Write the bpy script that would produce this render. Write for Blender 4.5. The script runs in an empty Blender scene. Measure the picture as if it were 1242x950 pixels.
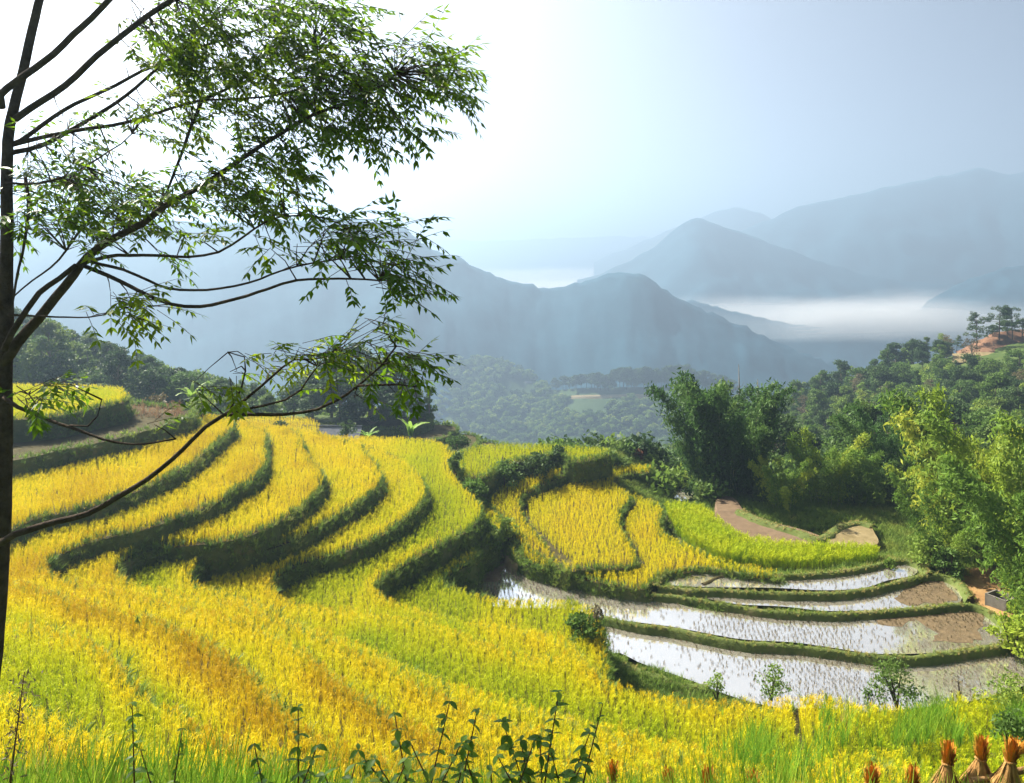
import bpy, bmesh, math, random
import numpy as np
from mathutils import Vector, noise, geometry
R = math.radians
rng = np.random.default_rng(7); random.seed(7)
S = bpy.context.scene
COL = S.collection

# ---------------------------------------------------------------- camera, sky, sun, exposure
F, CU, HV = 950.0, 621.0, 305.0           # focal length, principal column and horizon row, in photograph pixels (1242 x 950)
cam_d = bpy.data.cameras.new("camera"); cam = bpy.data.objects.new("camera", cam_d); COL.objects.link(cam)
cam_d.sensor_width = 36.0; cam_d.lens = 36.0 * F / 1242.0
cam_d.shift_y = -(475.0 - HV) / 1242.0
cam_d.clip_start = 0.1; cam_d.clip_end = 60000
cam.location = (0, 0, 0); cam.rotation_euler = (R(90), 0, 0)
S.camera = cam

SUN_EL, SUN_AZ = R(41), R(-44)            # azimuth measured from +Y towards +X
world = bpy.data.worlds.new("World"); S.world = world; world.use_nodes = True
wn = world.node_tree.nodes; bg = wn["Background"]
sky = wn.new("ShaderNodeTexSky"); sky.sky_type = 'NISHITA'; sky.sun_disc = False
sky.sun_elevation = SUN_EL; sky.sun_rotation = SUN_AZ
sky.air_density = 0.16; sky.dust_density = 7.0; sky.ozone_density = 0.0; sky.altitude = 900
world.node_tree.links.new(sky.outputs[0], bg.inputs[0]); bg.inputs[1].default_value = 0.062
sun_d = bpy.data.lights.new("sun", 'SUN'); sun = bpy.data.objects.new("sun", sun_d); COL.objects.link(sun)
sun_d.energy = 5.0; sun_d.angle = R(0.6); sun_d.color = (1.0, 0.93, 0.80)
sd = Vector((math.sin(SUN_AZ) * math.cos(SUN_EL), math.cos(SUN_AZ) * math.cos(SUN_EL), math.sin(SUN_EL)))
sun.rotation_euler = sd.to_track_quat('Z', 'Y').to_euler()
S.view_settings.view_transform = 'Standard'; S.view_settings.look = 'None'
S.view_settings.exposure = 1.97; S.view_settings.gamma = 1.0
cy = S.cycles
cy.max_bounces = 6; cy.diffuse_bounces = 4; cy.glossy_bounces = 2; cy.transmission_bounces = 3
cy.volume_bounces = 0; cy.transparent_max_bounces = 24
cy.use_adaptive_sampling = True; cy.adaptive_threshold = 0.015
cy.use_denoising = True

# ---------------------------------------------------------------- helpers
def at(u, v, z, gx=0.0, gy=0.0):
    """photograph pixel on the plane z + gx*x + gy*y -> point"""
    dx, dz = (u - CU) / F, -(v - HV) / F
    t = z / (dz - gx * dx - gy)
    return (dx * t, t, dz * t)
def atd(u, v, d):
    return ((u - CU) / F * d, d, -(v - HV) / F * d)
def uv_of(P):
    P = np.asarray(P, float)
    y = np.maximum(P[:, 1], 0.05)
    return CU + P[:, 0] / y * F, HV - P[:, 2] / y * F
def in_view(P, m=130):
    u, v = uv_of(P)
    return (P[:, 1] > 0.5) & (u > -m) & (u < 1242 + m) & (v < 950 + m)
def spline(pts, step):
    P = np.asarray(pts, float)
    Q = np.vstack([2 * P[0] - P[1], P, 2 * P[-1] - P[-2]])
    out = []
    for i in range(1, len(Q) - 2):
        p0, p1, p2, p3 = Q[i - 1], Q[i], Q[i + 1], Q[i + 2]
        n = max(1, int(np.linalg.norm(p2 - p1) / step))
        t = (np.arange(n) / n)[:, None]
        out.append(0.5 * (2 * p1 + (p2 - p0) * t + (2 * p0 - 5 * p1 + 4 * p2 - p3) * t**2 + (3 * p1 - p0 - 3 * p2 + p3) * t**3))
    out.append(P[-1:])
    return np.vstack(out)
def inside(X, Y, poly):
    poly = np.asarray(poly); x1, y1 = poly[:, 0], poly[:, 1]; x2, y2 = np.roll(x1, -1), np.roll(y1, -1)
    res = np.zeros(len(X), bool)
    for a, b, c, d in zip(x1, y1, x2, y2):
        if b == d: continue
        k = ((b > Y) != (d > Y)) & (X < (c - a) * (Y - b) / (d - b) + a)
        res ^= k
    return res
def dist_to(X, Y, line, cap=3.0):
    line = np.asarray(line)[:, :2]; out = np.full(len(X), 1e9)
    for i in range(0, len(X), 4000):
        d = np.hypot(X[i:i + 4000, None] - line[None, :, 0], Y[i:i + 4000, None] - line[None, :, 1])
        out[i:i + 4000] = d.min(1)
    return out
def fbm(x, y, z=0.0, s=1.0, o=4):
    return noise.fractal(Vector((x * s, y * s, z)), 1.0, 2.0, o)

def tag(o, label=None, cat=None, group=None, kind=None):
    if label: o['label'] = label
    if cat: o['category'] = cat
    if group: o['group'] = group
    if kind: o['kind'] = kind
    return o
def link(name, me, parent=None, loc=None):
    o = bpy.data.objects.new(name, me); COL.objects.link(o)
    if parent is not None: o.parent = parent
    if loc is not None: o.location = loc
    return o
def empty(name, loc=(0, 0, 0), rz=0.0, sc=1.0):
    o = bpy.data.objects.new(name, None); COL.objects.link(o)
    o.location = loc; o.rotation_euler = (0, 0, rz); o.scale = (sc,) * 3; o.empty_display_size = 0.2
    return o
def mesh(name, V, Fc, mats, smooth=False, mi=None):
    me = bpy.data.meshes.new(name)
    me.from_pydata([tuple(v) for v in V], [], [tuple(f) for f in Fc])
    for m in (mats if isinstance(mats, (list, tuple)) else [mats]): me.materials.append(m)
    if mi is not None: me.polygons.foreach_set('material_index', np.asarray(mi, np.int32))
    if smooth: me.polygons.foreach_set('use_smooth', np.ones(len(me.polygons), bool))
    me.update(); return me
def quads_mesh(name, V, mats, k=4, mi=None):
    """V: (N, k, 3) array of separate polygons"""
    V = np.asarray(V, np.float32); n = len(V)
    me = bpy.data.meshes.new(name)
    me.vertices.add(n * k); me.vertices.foreach_set('co', V.reshape(-1))
    me.loops.add(n * k); me.loops.foreach_set('vertex_index', np.arange(n * k, dtype=np.int32))
    me.polygons.add(n); me.polygons.foreach_set('loop_start', np.arange(n, dtype=np.int32) * k)
    try: me.polygons.foreach_set('loop_total', np.full(n, k, np.int32))
    except Exception: pass
    for m in (mats if isinstance(mats, (list, tuple)) else [mats]): me.materials.append(m)
    if mi is not None: me.polygons.foreach_set('material_index', np.asarray(mi, np.int32))
    me.update(calc_edges=True); me.validate(); return me
class MB:
    def __init__(s): s.V, s.F, s.M = [], [], []
    def add(s, V, Fc, m=0):
        b = len(s.V); s.V += [tuple(v) for v in V]; s.F += [tuple(b + i for i in f) for f in Fc]; s.M += [m] * len(Fc)
    def tube(s, P, rad, n=7, m=0, cap=True):
        P = [Vector(p) for p in P]; rad = rad if hasattr(rad, '__len__') else [rad] * len(P)
        V, Fc = [], []; a = None
        for i, p in enumerate(P):
            t = (P[min(i + 1, len(P) - 1)] - P[max(i - 1, 0)]).normalized()
            if a is None: a = t.orthogonal().normalized()
            a = (a - t * a.dot(t)).normalized(); b = t.cross(a)
            for k in range(n):
                w = 2 * math.pi * k / n
                V.append(p + (a * math.cos(w) + b * math.sin(w)) * rad[i])
        for i in range(len(P) - 1):
            for k in range(n):
                Fc.append((i * n + k, i * n + (k + 1) % n, (i + 1) * n + (k + 1) % n, (i + 1) * n + k))
        if cap: Fc.append(tuple(range(n))[::-1]); Fc.append(tuple((len(P) - 1) * n + k for k in range(n)))
        s.add(V, Fc, m)
    def box(s, c, d, m=0, rz=0.0):
        V = []
        for x in (-1, 1):
            for y in (-1, 1):
                for z in (-1, 1):
                    px, py = x * d[0] / 2, y * d[1] / 2
                    V.append((c[0] + px * math.cos(rz) - py * math.sin(rz), c[1] + px * math.sin(rz) + py * math.cos(rz), c[2] + z * d[2] / 2))
        s.add(V, [(0, 1, 3, 2), (4, 6, 7, 5), (0, 4, 5, 1), (2, 3, 7, 6), (0, 2, 6, 4), (1, 5, 7, 3)], m)
    def me(s, name, mats, smooth=False): return mesh(name, s.V, s.F, mats, smooth, s.M)

# ---------------------------------------------------------------- materials
def new_mat(name):
    m = bpy.data.materials.new(name); m.use_nodes = True
    nt = m.node_tree; nt.nodes.clear()
    return m, nt, nt.nodes, nt.links, nt.nodes.new("ShaderNodeOutputMaterial")
def ramp(nt, fac, stops):
    r = nt.nodes.new("ShaderNodeValToRGB"); e = r.color_ramp.elements
    while len(e) < len(stops): e.new(0.5)
    for i, (p, c) in enumerate(stops): e[i].position = p; e[i].color = (*c, 1)
    nt.links.new(fac, r.inputs[0]); return r.outputs[0]
def noise_tex(nt, scale, detail=5, rough=0.6, coord='Object', dist=0.0):
    t = nt.nodes.new("ShaderNodeTexCoord"); n = nt.nodes.new("ShaderNodeTexNoise")
    n.inputs['Scale'].default_value = scale; n.inputs['Detail'].default_value = detail
    n.inputs['Roughness'].default_value = rough; n.inputs['Distortion'].default_value = dist
    if coord == 'World':
        g = nt.nodes.new("ShaderNodeNewGeometry"); nt.links.new(g.outputs['Position'], n.inputs['Vector'])
    else: nt.links.new(t.outputs[coord], n.inputs['Vector'])
    return n.outputs[0]
def math_n(nt, op, a, b):
    m = nt.nodes.new("ShaderNodeMath"); m.operation = op
    for i, x in enumerate((a, b)):
        if isinstance(x, (int, float)): m.inputs[i].default_value = x
        else: nt.links.new(x, m.inputs[i])
    return m.outputs[0]
def surf_mat(name, stops, scale=3.0, rough=0.9, bump=0.3, bscale=None, coord='Object', detail=6, spec=0.05):
    m, nt, N, L, out = new_mat(name)
    p = N.new("ShaderNodeBsdfPrincipled"); p.inputs['Roughness'].default_value = rough
    p.inputs['Specular IOR Level'].default_value = spec
    L.new(ramp(nt, noise_tex(nt, scale, detail, 0.65, coord), stops), p.inputs['Base Color'])
    if bump:
        b = N.new("ShaderNodeBump"); b.inputs['Strength'].default_value = bump; b.inputs['Distance'].default_value = 0.1
        L.new(noise_tex(nt, bscale or scale * 4, 6, 0.7, coord), b.inputs['Height']); L.new(b.outputs[0], p.inputs['Normal'])
    L.new(p.outputs[0], out.inputs[0]); return m
def leaf_mat(name, stops, trans=0.45, vary=0.5, scale=0.6, attr=None, rough=0.55, tcol=None):
    """leaf: diffuse + translucent, colour from per-copy random + soft noise (or an instance attribute)"""
    m, nt, N, L, out = new_mat(name)
    f = noise_tex(nt, scale, 3, 0.6, 'World')
    f = math_n(nt, 'MULTIPLY', math_n(nt, 'SUBTRACT', f, 0.5), vary * 2.2)
    oi = N.new("ShaderNodeObjectInfo")
    f = math_n(nt, 'ADD', f, math_n(nt, 'MULTIPLY', math_n(nt, 'SUBTRACT', oi.outputs['Random'], 0.5), vary * (0.35 if attr else 0.9)))
    if attr:
        a = N.new("ShaderNodeAttribute"); a.attribute_type = 'INSTANCER'; a.attribute_name = attr
        f = math_n(nt, 'ADD', f, a.outputs['Fac'])
    else: f = math_n(nt, 'ADD', f, 0.5)
    c = ramp(nt, f, stops)
    p = N.new("ShaderNodeBsdfPrincipled"); p.inputs['Roughness'].default_value = rough; p.inputs['Specular IOR Level'].default_value = 0.06 if attr else 0.1
    L.new(c, p.inputs['Base Color'])
    t = N.new("ShaderNodeBsdfTranslucent")
    if tcol:                                                   # light passing through a leaf is brighter and yellower than light reflected by it
        mx = N.new("ShaderNodeMix"); mx.data_type = 'RGBA'; mx.blend_type = 'MULTIPLY'; mx.inputs[0].default_value = 1
        L.new(c, mx.inputs[6]); mx.inputs[7].default_value = (*tcol, 1); L.new(mx.outputs[2], t.inputs[0])
    else: L.new(c, t.inputs[0])
    s = N.new("ShaderNodeMixShader"); s.inputs[0].default_value = trans
    L.new(p.outputs[0], s.inputs[1]); L.new(t.outputs[0], s.inputs[2]); L.new(s.outputs[0], out.inputs[0]); return m

RICE = [(0.0, (0.15, 0.27, 0.010)), (0.3, (0.41, 0.47, 0.008)), (0.55, (0.56, 0.55, 0.008)), (0.8, (0.64, 0.54, 0.008)), (1.0, (0.46, 0.32, 0.006))]
M = dict(
    rice=leaf_mat('rice_leaf', RICE, 0.45, 0.16, 0.35, 'ripe'),
    ear=leaf_mat('rice_ear', [(0, (0.36, 0.45, 0.010)), (0.4, (0.56, 0.54, 0.010)), (0.75, (0.72, 0.58, 0.010)), (1, (0.48, 0.31, 0.008))], 0.3, 0.16, 0.35, 'ripe'),
    bank=leaf_mat('bank_grass', [(0, (0.085, 0.155, 0.025)), (0.5, (0.16, 0.24, 0.04)), (0.8, (0.26, 0.30, 0.06)), (1, (0.38, 0.32, 0.12))], 0.45, 0.5, 0.5, 'ripe'),
    grass=leaf_mat('grass_blade', [(0, (0.07, 0.17, 0.012)), (0.5, (0.15, 0.29, 0.02)), (0.85, (0.30, 0.38, 0.03)), (1, (0.45, 0.36, 0.10))], 0.45, 0.4, 0.5, 'ripe'),
    soil=surf_mat('wet_soil', [(0.3, (0.035, 0.03, 0.012)), (0.7, (0.07, 0.06, 0.025))], 1.5),
    bank_soil=surf_mat('bank_earth', [(0.3, (0.06, 0.085, 0.02)), (0.55, (0.10, 0.125, 0.035)), (0.75, (0.19, 0.16, 0.08))], 0.9, bump=0.6),
    earth=surf_mat('bare_earth', [(0.3, (0.10, 0.07, 0.045)), (0.7, (0.17, 0.12, 0.075))], 1.2, bump=0.5),
    tan=surf_mat('dry_stubble_earth', [(0.3, (0.14, 0.11, 0.05)), (0.7, (0.24, 0.19, 0.10))], 1.2, bump=0.5),
    redearth=surf_mat('red_earth', [(0.3, (0.11, 0.06, 0.035)), (0.55, (0.18, 0.10, 0.06)), (0.75, (0.22, 0.15, 0.08))], 0.5, bump=0.8),
    orange=surf_mat('orange_earth', [(0.3, (0.17, 0.095, 0.04)), (0.55, (0.26, 0.155, 0.065)), (0.75, (0.33, 0.23, 0.10))], 0.8, bump=0.6),
    hill=surf_mat('hill_ground', [(0.3, (0.03, 0.05, 0.012)), (0.55, (0.055, 0.085, 0.02)), (0.8, (0.12, 0.13, 0.035))], 0.25, bump=0.5, bscale=1.5),
    ridge=surf_mat('ridge_woods', [(0.3, (0.025, 0.045, 0.015)), (0.6, (0.045, 0.075, 0.025)), (0.85, (0.10, 0.13, 0.05))], 0.02, bump=1.0, bscale=0.1),
    far_ridge=surf_mat('far_haze_blue_woods', [(0.3, (0.010, 0.045, 0.070)), (0.6, (0.018, 0.066, 0.098)), (0.85, (0.045, 0.10, 0.12))], 0.03, bump=1.0, bscale=0.15),  # blue of the distant haze put into the base colour of the woods
    bark=surf_mat('bark', [(0.3, (0.035, 0.026, 0.02)), (0.7, (0.10, 0.075, 0.055))], 7, bump=0.6, bscale=30),
    pale_bark=surf_mat('pale_bark', [(0.3, (0.12, 0.10, 0.07)), (0.7, (0.24, 0.2, 0.15))], 3, bump=0.4),
    culm=surf_mat('bamboo_culm', [(0.3, (0.13, 0.17, 0.06)), (0.7, (0.30, 0.32, 0.14))], 3, rough=0.5, bump=0.1),
    tree_leaf=leaf_mat('walnut_leaf', [(0, (0.02, 0.06, 0.006)), (0.5, (0.06, 0.13, 0.010)), (0.85, (0.15, 0.22, 0.014)), (1, (0.45, 0.36, 0.02))], 0.5, 0.42, 2.2, rough=0.4, tcol=(2.3, 1.9, 1.0)),
    wood_dark=leaf_mat('dark_tree_leaf', [(0, (0.025, 0.055, 0.016)), (0.5, (0.05, 0.095, 0.025)), (1, (0.10, 0.15, 0.04))], 0.3, 0.5, 0.35),
    wood_mid=leaf_mat('mid_tree_leaf', [(0, (0.045, 0.09, 0.018)), (0.5, (0.09, 0.16, 0.03)), (1, (0.18, 0.23, 0.05))], 0.35, 0.5, 0.35),
    wood_light=leaf_mat('light_tree_leaf', [(0, (0.09, 0.16, 0.025)), (0.5, (0.17, 0.26, 0.04)), (1, (0.32, 0.36, 0.06))], 0.4, 0.5, 0.35),
    wood_dry=leaf_mat('dry_tree_leaf', [(0, (0.07, 0.06, 0.03)), (0.5, (0.13, 0.11, 0.055)), (1, (0.20, 0.16, 0.08))], 0.3, 0.5, 0.35),
    bam_dark=leaf_mat('bamboo_leaf_dark', [(0, (0.03, 0.075, 0.018)), (0.5, (0.065, 0.135, 0.026)), (1, (0.15, 0.23, 0.045))], 0.35, 0.5, 0.5),
    bam_mid=leaf_mat('bamboo_leaf_green', [(0, (0.07, 0.14, 0.02)), (0.5, (0.15, 0.25, 0.034)), (1, (0.30, 0.37, 0.05))], 0.42, 0.5, 0.5),
    bam_light=leaf_mat('bamboo_leaf_yellow', [(0, (0.11, 0.19, 0.018)), (0.5, (0.24, 0.33, 0.03)), (1, (0.45, 0.45, 0.06))], 0.45, 0.5, 0.5),
    weed=leaf_mat('weed_leaf', [(0, (0.04, 0.09, 0.015)), (0.5, (0.09, 0.18, 0.03)), (1, (0.22, 0.30, 0.07))], 0.55, 0.5, 4.0, rough=0.4, tcol=(2.2, 1.9, 1.0)),
    weed_stem=surf_mat('weed_stem', [(0.3, (0.08, 0.03, 0.02)), (0.7, (0.16, 0.10, 0.04))], 9, bump=0),
    straw=surf_mat('straw', [(0.25, (0.20, 0.10, 0.03)), (0.55, (0.36, 0.20, 0.07)), (0.8, (0.52, 0.33, 0.13))], 14, bump=0.3),
    ear_straw=surf_mat('straw_tips', [(0.3, (0.42, 0.16, 0.02)), (0.7, (0.60, 0.29, 0.05))], 14, bump=0),
    stub=surf_mat('stubble', [(0.3, (0.08, 0.07, 0.04)), (0.7, (0.22, 0.18, 0.10))], 3, bump=0),
    corn=leaf_mat('dry_corn', [(0, (0.15, 0.08, 0.045)), (0.5, (0.26, 0.15, 0.08)), (1, (0.36, 0.25, 0.12))], 0.35, 0.5, 0.8, 'ripe'),
    slate=surf_mat('grey_roof', [(0.3, (0.10, 0.11, 0.13)), (0.7, (0.19, 0.20, 0.23))], 2.5, bump=0.2),
    plaster=surf_mat('white_plaster', [(0.3, (0.55, 0.54, 0.5)), (0.7, (0.75, 0.74, 0.7))], 1.0, bump=0),
    concrete=surf_mat('concrete', [(0.3, (0.13, 0.12, 0.10)), (0.7, (0.22, 0.20, 0.17))], 3.0, bump=0.2),
    banana=leaf_mat('banana_leaf', [(0, (0.10, 0.20, 0.03)), (0.5, (0.20, 0.33, 0.05)), (1, (0.32, 0.42, 0.08))], 0.45, 0.4, 2.0),
    rust=leaf_mat('rust_bush', [(0, (0.09, 0.03, 0.02)), (0.5, (0.17, 0.07, 0.04)), (1, (0.26, 0.13, 0.07))], 0.3, 0.5, 1.0),
)
def water_mat():
    m, nt, N, L, out = new_mat('paddy_water')
    p = N.new("ShaderNodeBsdfPrincipled")
    n = noise_tex(nt, 0.22, 5, 0.6, 'World', 0.4)
    L.new(ramp(nt, n, [(0.35, (0.30, 0.26, 0.20)), (0.55, (0.36, 0.33, 0.28)), (0.75, (0.24, 0.19, 0.12))]), p.inputs['Base Color'])
    p.inputs['Roughness'].default_value = 0.06; p.inputs['IOR'].default_value = 1.33; p.inputs['Specular IOR Level'].default_value = 0.5
    g = N.new("ShaderNodeBsdfGlossy"); g.inputs['Roughness'].default_value = 0.05; g.inputs[0].default_value = (1, 1, 1, 1)
    b = N.new("ShaderNodeBump"); b.inputs['Strength'].default_value = 0.12; b.inputs['Distance'].default_value = 0.02
    L.new(noise_tex(nt, 3.0, 3, 0.5, 'World'), b.inputs['Height'])
    for s in (p, g): L.new(b.outputs[0], s.inputs['Normal'])
    mx = N.new("ShaderNodeMixShader"); mx.inputs[0].default_value = 0.65
    L.new(p.outputs[0], mx.inputs[1]); L.new(g.outputs[0], mx.inputs[2]); L.new(mx.outputs[0], out.inputs[0]); return m
M['water'] = water_mat()
M['mud'] = surf_mat('wet_mud', [(0.3, (0.08, 0.055, 0.025)), (0.7, (0.15, 0.105, 0.05))], 2.0, rough=0.6, bump=0.8, bscale=6, spec=0.3)
def fog_mat():
    m, nt, N, L, out = new_mat('valley_fog')
    d = N.new("ShaderNodeBsdfDiffuse"); d.inputs[0].default_value = (.95, .95, .95, 1); t = N.new("ShaderNodeBsdfTranslucent"); t.inputs[0].default_value = (.95, .95, .95, 1)
    a = N.new("ShaderNodeMixShader"); a.inputs[0].default_value = .5; L.new(d.outputs[0], a.inputs[1]); L.new(t.outputs[0], a.inputs[2])
    at_ = N.new("ShaderNodeAttribute"); at_.attribute_name = 'thick'
    tr_ = N.new("ShaderNodeBsdfTransparent"); mx = N.new("ShaderNodeMixShader"); L.new(at_.outputs['Fac'], mx.inputs[0]); L.new(tr_.outputs[0], mx.inputs[1]); L.new(a.outputs[0], mx.inputs[2])
    L.new(mx.outputs[0], out.inputs[0]); return m
M['fog'] = fog_mat()

# ---------------------------------------------------------------- scatter: points with copies of small plants (only for kind = stuff)
PROTO = {}
def proto_set(key, meshes):
    c = bpy.data.collections.new(key)
    for i, me in enumerate(meshes):
        o = bpy.data.objects.new(f"{key}_{i:02d}", me); c.objects.link(o)
    PROTO[key] = (c, len(meshes))
def scatter(name, P, key, scale, ripe, tilt=0.15, rot=None):
    P = np.asarray(P, np.float32); n = len(P); c, k = PROTO[key]
    me = bpy.data.meshes.new(name); me.vertices.add(n); me.vertices.foreach_set('co', P.reshape(-1))
    def put(an, ty, arr):
        a = me.attributes.new(an, ty, 'POINT'); a.data.foreach_set('vector' if ty == 'FLOAT_VECTOR' else 'value', np.asarray(arr).reshape(-1))
    rt = np.stack([rng.normal(0, tilt, n), rng.normal(0, tilt, n), rng.uniform(0, 6.283, n)], 1).astype(np.float32) if rot is None else np.asarray(rot, np.float32)
    put('rot', 'FLOAT_VECTOR', rt); put('size', 'FLOAT', np.broadcast_to(np.asarray(scale, np.float32), (n,)).copy())
    put('ripe', 'FLOAT', np.broadcast_to(np.asarray(ripe, np.float32), (n,)).copy()); put('pick', 'INT', rng.integers(0, k, n).astype(np.int32))
    o = link(name, me)
    ng = bpy.data.node_groups.new(name, 'GeometryNodeTree')
    ng.interface.new_socket('Geometry', in_out='INPUT', socket_type='NodeSocketGeometry')
    ng.interface.new_socket('Geometry', in_out='OUTPUT', socket_type='NodeSocketGeometry')
    N, L = ng.nodes, ng.links
    gi, go = N.new('NodeGroupInput'), N.new('NodeGroupOutput')
    ip = N.new('GeometryNodeInstanceOnPoints'); ci = N.new('GeometryNodeCollectionInfo')
    ci.inputs['Collection'].default_value = c; ci.inputs['Separate Children'].default_value = True; ci.inputs['Reset Children'].default_value = True
    def named(an, dt):
        a = N.new('GeometryNodeInputNamedAttribute'); a.data_type = dt; a.inputs[0].default_value = an; return a.outputs[0]
    L.new(gi.outputs[0], ip.inputs['Points']); L.new(ci.outputs[0], ip.inputs['Instance']); ip.inputs['Pick Instance'].default_value = True
    L.new(named('pick', 'INT'), ip.inputs['Instance Index']); L.new(named('rot', 'FLOAT_VECTOR'), ip.inputs['Rotation'])
    L.new(named('size', 'FLOAT'), ip.inputs['Scale']); L.new(ip.outputs[0], go.inputs[0])
    o.modifiers.new('scatter', 'NODES').node_group = ng
    return o
def blade(base, az, length, lean, droop, w, segs=3, w1=0.15):
    """arching blade -> list of quads"""
    p = np.array(base, float); a = lean; d = np.array([math.cos(az), math.sin(az), 0]); side = np.array([-math.sin(az), math.cos(az), 0])
    pts, ws = [p.copy()], [w * 0.7]
    for i in range(segs):
        p = p + (d * math.sin(a) + np.array([0, 0, math.cos(a)])) * length / segs; a += droop / segs
        pts.append(p.copy()); ws.append(w * (1 - (1 - w1) * ((i + 1) / segs) ** 1.5))
    return [[pts[i] - side * ws[i] / 2, pts[i] + side * ws[i] / 2, pts[i + 1] + side * ws[i + 1] / 2, pts[i + 1] - side * ws[i + 1] / 2] for i in range(segs)]
def rice_clump(seed):
    r = random.Random(seed); Q, mi = [], []
    for i in range(9):
        az = r.uniform(0, 6.28); rr = r.uniform(0, .07)
        q = blade((rr * math.cos(az), rr * math.sin(az), 0), az, r.uniform(.55, .82), r.uniform(.02, .16), r.uniform(.1, .4), r.uniform(.010, .018), 3); Q += q; mi += [0] * len(q)
    for i in range(13):
        az = r.uniform(0, 6.28); h = r.uniform(.60, .80); rr = r.uniform(.0, .10)
        q = blade((rr * math.cos(az), rr * math.sin(az), h - .1), az, r.uniform(.13, .19), r.uniform(.05, .35), r.uniform(.9, 2.0), r.uniform(.015, .023), 2, .4); Q += q; mi += [1] * len(q)
    return quads_mesh('rice_clump', Q, [M['rice'], M['ear']], 4, mi)
proto_set('rice', [rice_clump(i) for i in range(5)])
def grass_clump(seed, mat, n=12, h=.4, w=.02, lean=.5, droop=1.2):
    r = random.Random(seed); Q = []
    for i in range(n):
        az = r.uniform(0, 6.28); rr = r.uniform(0, .1)
        Q += blade((rr * math.cos(az), rr * math.sin(az), -.03), az, h * r.uniform(.6, 1.15), r.uniform(.02, lean), r.uniform(.2, droop), w * r.uniform(.7, 1.3), 3)
    return quads_mesh('grass_clump', Q, mat)
proto_set('bank', [grass_clump(i, M['bank'], 13, .42, .035, .8, 1.6) for i in range(4)])
proto_set('grass', [grass_clump(i + 9, M['grass'], 12, .8, .018, .35, .9) for i in range(4)])
proto_set('stub', [quads_mesh('stubble_tuft', sum([blade((random.uniform(-.04, .04), random.uniform(-.04, .04), -.02), random.uniform(0, 6.28), random.uniform(.08, .16), random.uniform(0, .6), .3, .020, 2, .5) for _ in range(6)], []), M['stub']) for i in range(3)])
proto_set('corn', [quads_mesh('corn_stalk', sum([blade((0, 0, z * .25), random.uniform(0, 6.28), random.uniform(.5, .8), .35, 1.6, .07, 3) for z in range(7)], []) + blade((0, 0, 0), 0, 1.8, .05, .1, .05, 3), M['corn']) for i in range(3)])
# ---------------------------------------------------------------- rice terraces: stacked earth steps traced in plan
SOIL = 0.56                                # rice stands this much above the soil of its terrace
T = {}                                     # key -> dict(plane, poly (plan), lip (plan, visible edge))
def zp(pl, x, y): return pl[0] + pl[1] * x + pl[2] * y
def terrace(key, pl, px, head=(), tail=(), close=(), drop=3.5, step=0.5, smooth=True, build=True, mat='bank_soil', soil=SOIL, name='rice_terrace', label=None, top='soil'):
    pl = tuple(pl) + (0.0,) * (3 - len(pl))
    line = [at(u, v, pl[0], pl[1], pl[2])[:2] for u, v in px]
    line = list(head) + line + list(tail)
    L = spline(line, step) if smooth else np.array(line, float)
    poly = np.vstack([L, np.array(close, float).reshape(-1, 2)]) if len(close) else L
    T[key] = dict(pl=pl, poly=poly, lip=L, soil=soil)
    if not build: return
    n = len(poly); area = 0.5 * np.sum(poly[:, 0] * np.roll(poly[:, 1], -1) - np.roll(poly[:, 0], -1) * poly[:, 1])
    tg = np.roll(poly, -2, 0) - np.roll(poly, 2, 0); tg /= np.linalg.norm(tg, axis=1)[:, None] + 1e-9
    nrm = np.stack([tg[:, 1], -tg[:, 0]], 1) * (1 if area > 0 else -1)
    zt = pl[0] + pl[1] * poly[:, 0] + pl[2] * poly[:, 1] - soil
    rows = []
    for off, dz in ((0.0, 0.0), (0.10, -0.25), (0.22, -0.9), (0.34, -drop)):
        q = poly + nrm * off
        jz = np.array([fbm(p[0], p[1], dz, 0.9, 3) for p in poly]) if off else 0
        rows.append(np.column_stack([q + (nrm * (jz * 0.10)[:, None] if off else 0), zt + dz]))
    V = np.vstack(rows)
    tri = geometry.tessellate_polygon([[Vector((p[0], p[1], 0)) for p in poly]])
    Fc = [tuple(t) for t in tri]; mi = [0] * len(Fc)
    ar = [(V[b][0] - V[a][0]) * (V[c][1] - V[a][1]) - (V[c][0] - V[a][0]) * (V[b][1] - V[a][1]) for a, b, c in Fc]
    Fc = [f if a > 0 else f[::-1] for f, a in zip(Fc, ar)]
    for r in range(len(rows) - 1):
        for i in range(n):
            j = (i + 1) % n; f = (r * n + i, (r + 1) * n + i, (r + 1) * n + j, r * n + j)
            Fc.append(f if area > 0 else f[::-1]); mi.append(1)
    o = link(name, mesh(name, V, Fc, [M[top], M[mat]], False, mi))
    tag(o, label or 'earth step of a curved rice terrace', 'terrace', None, 'structure')
    T[key]['obj'] = o

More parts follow.
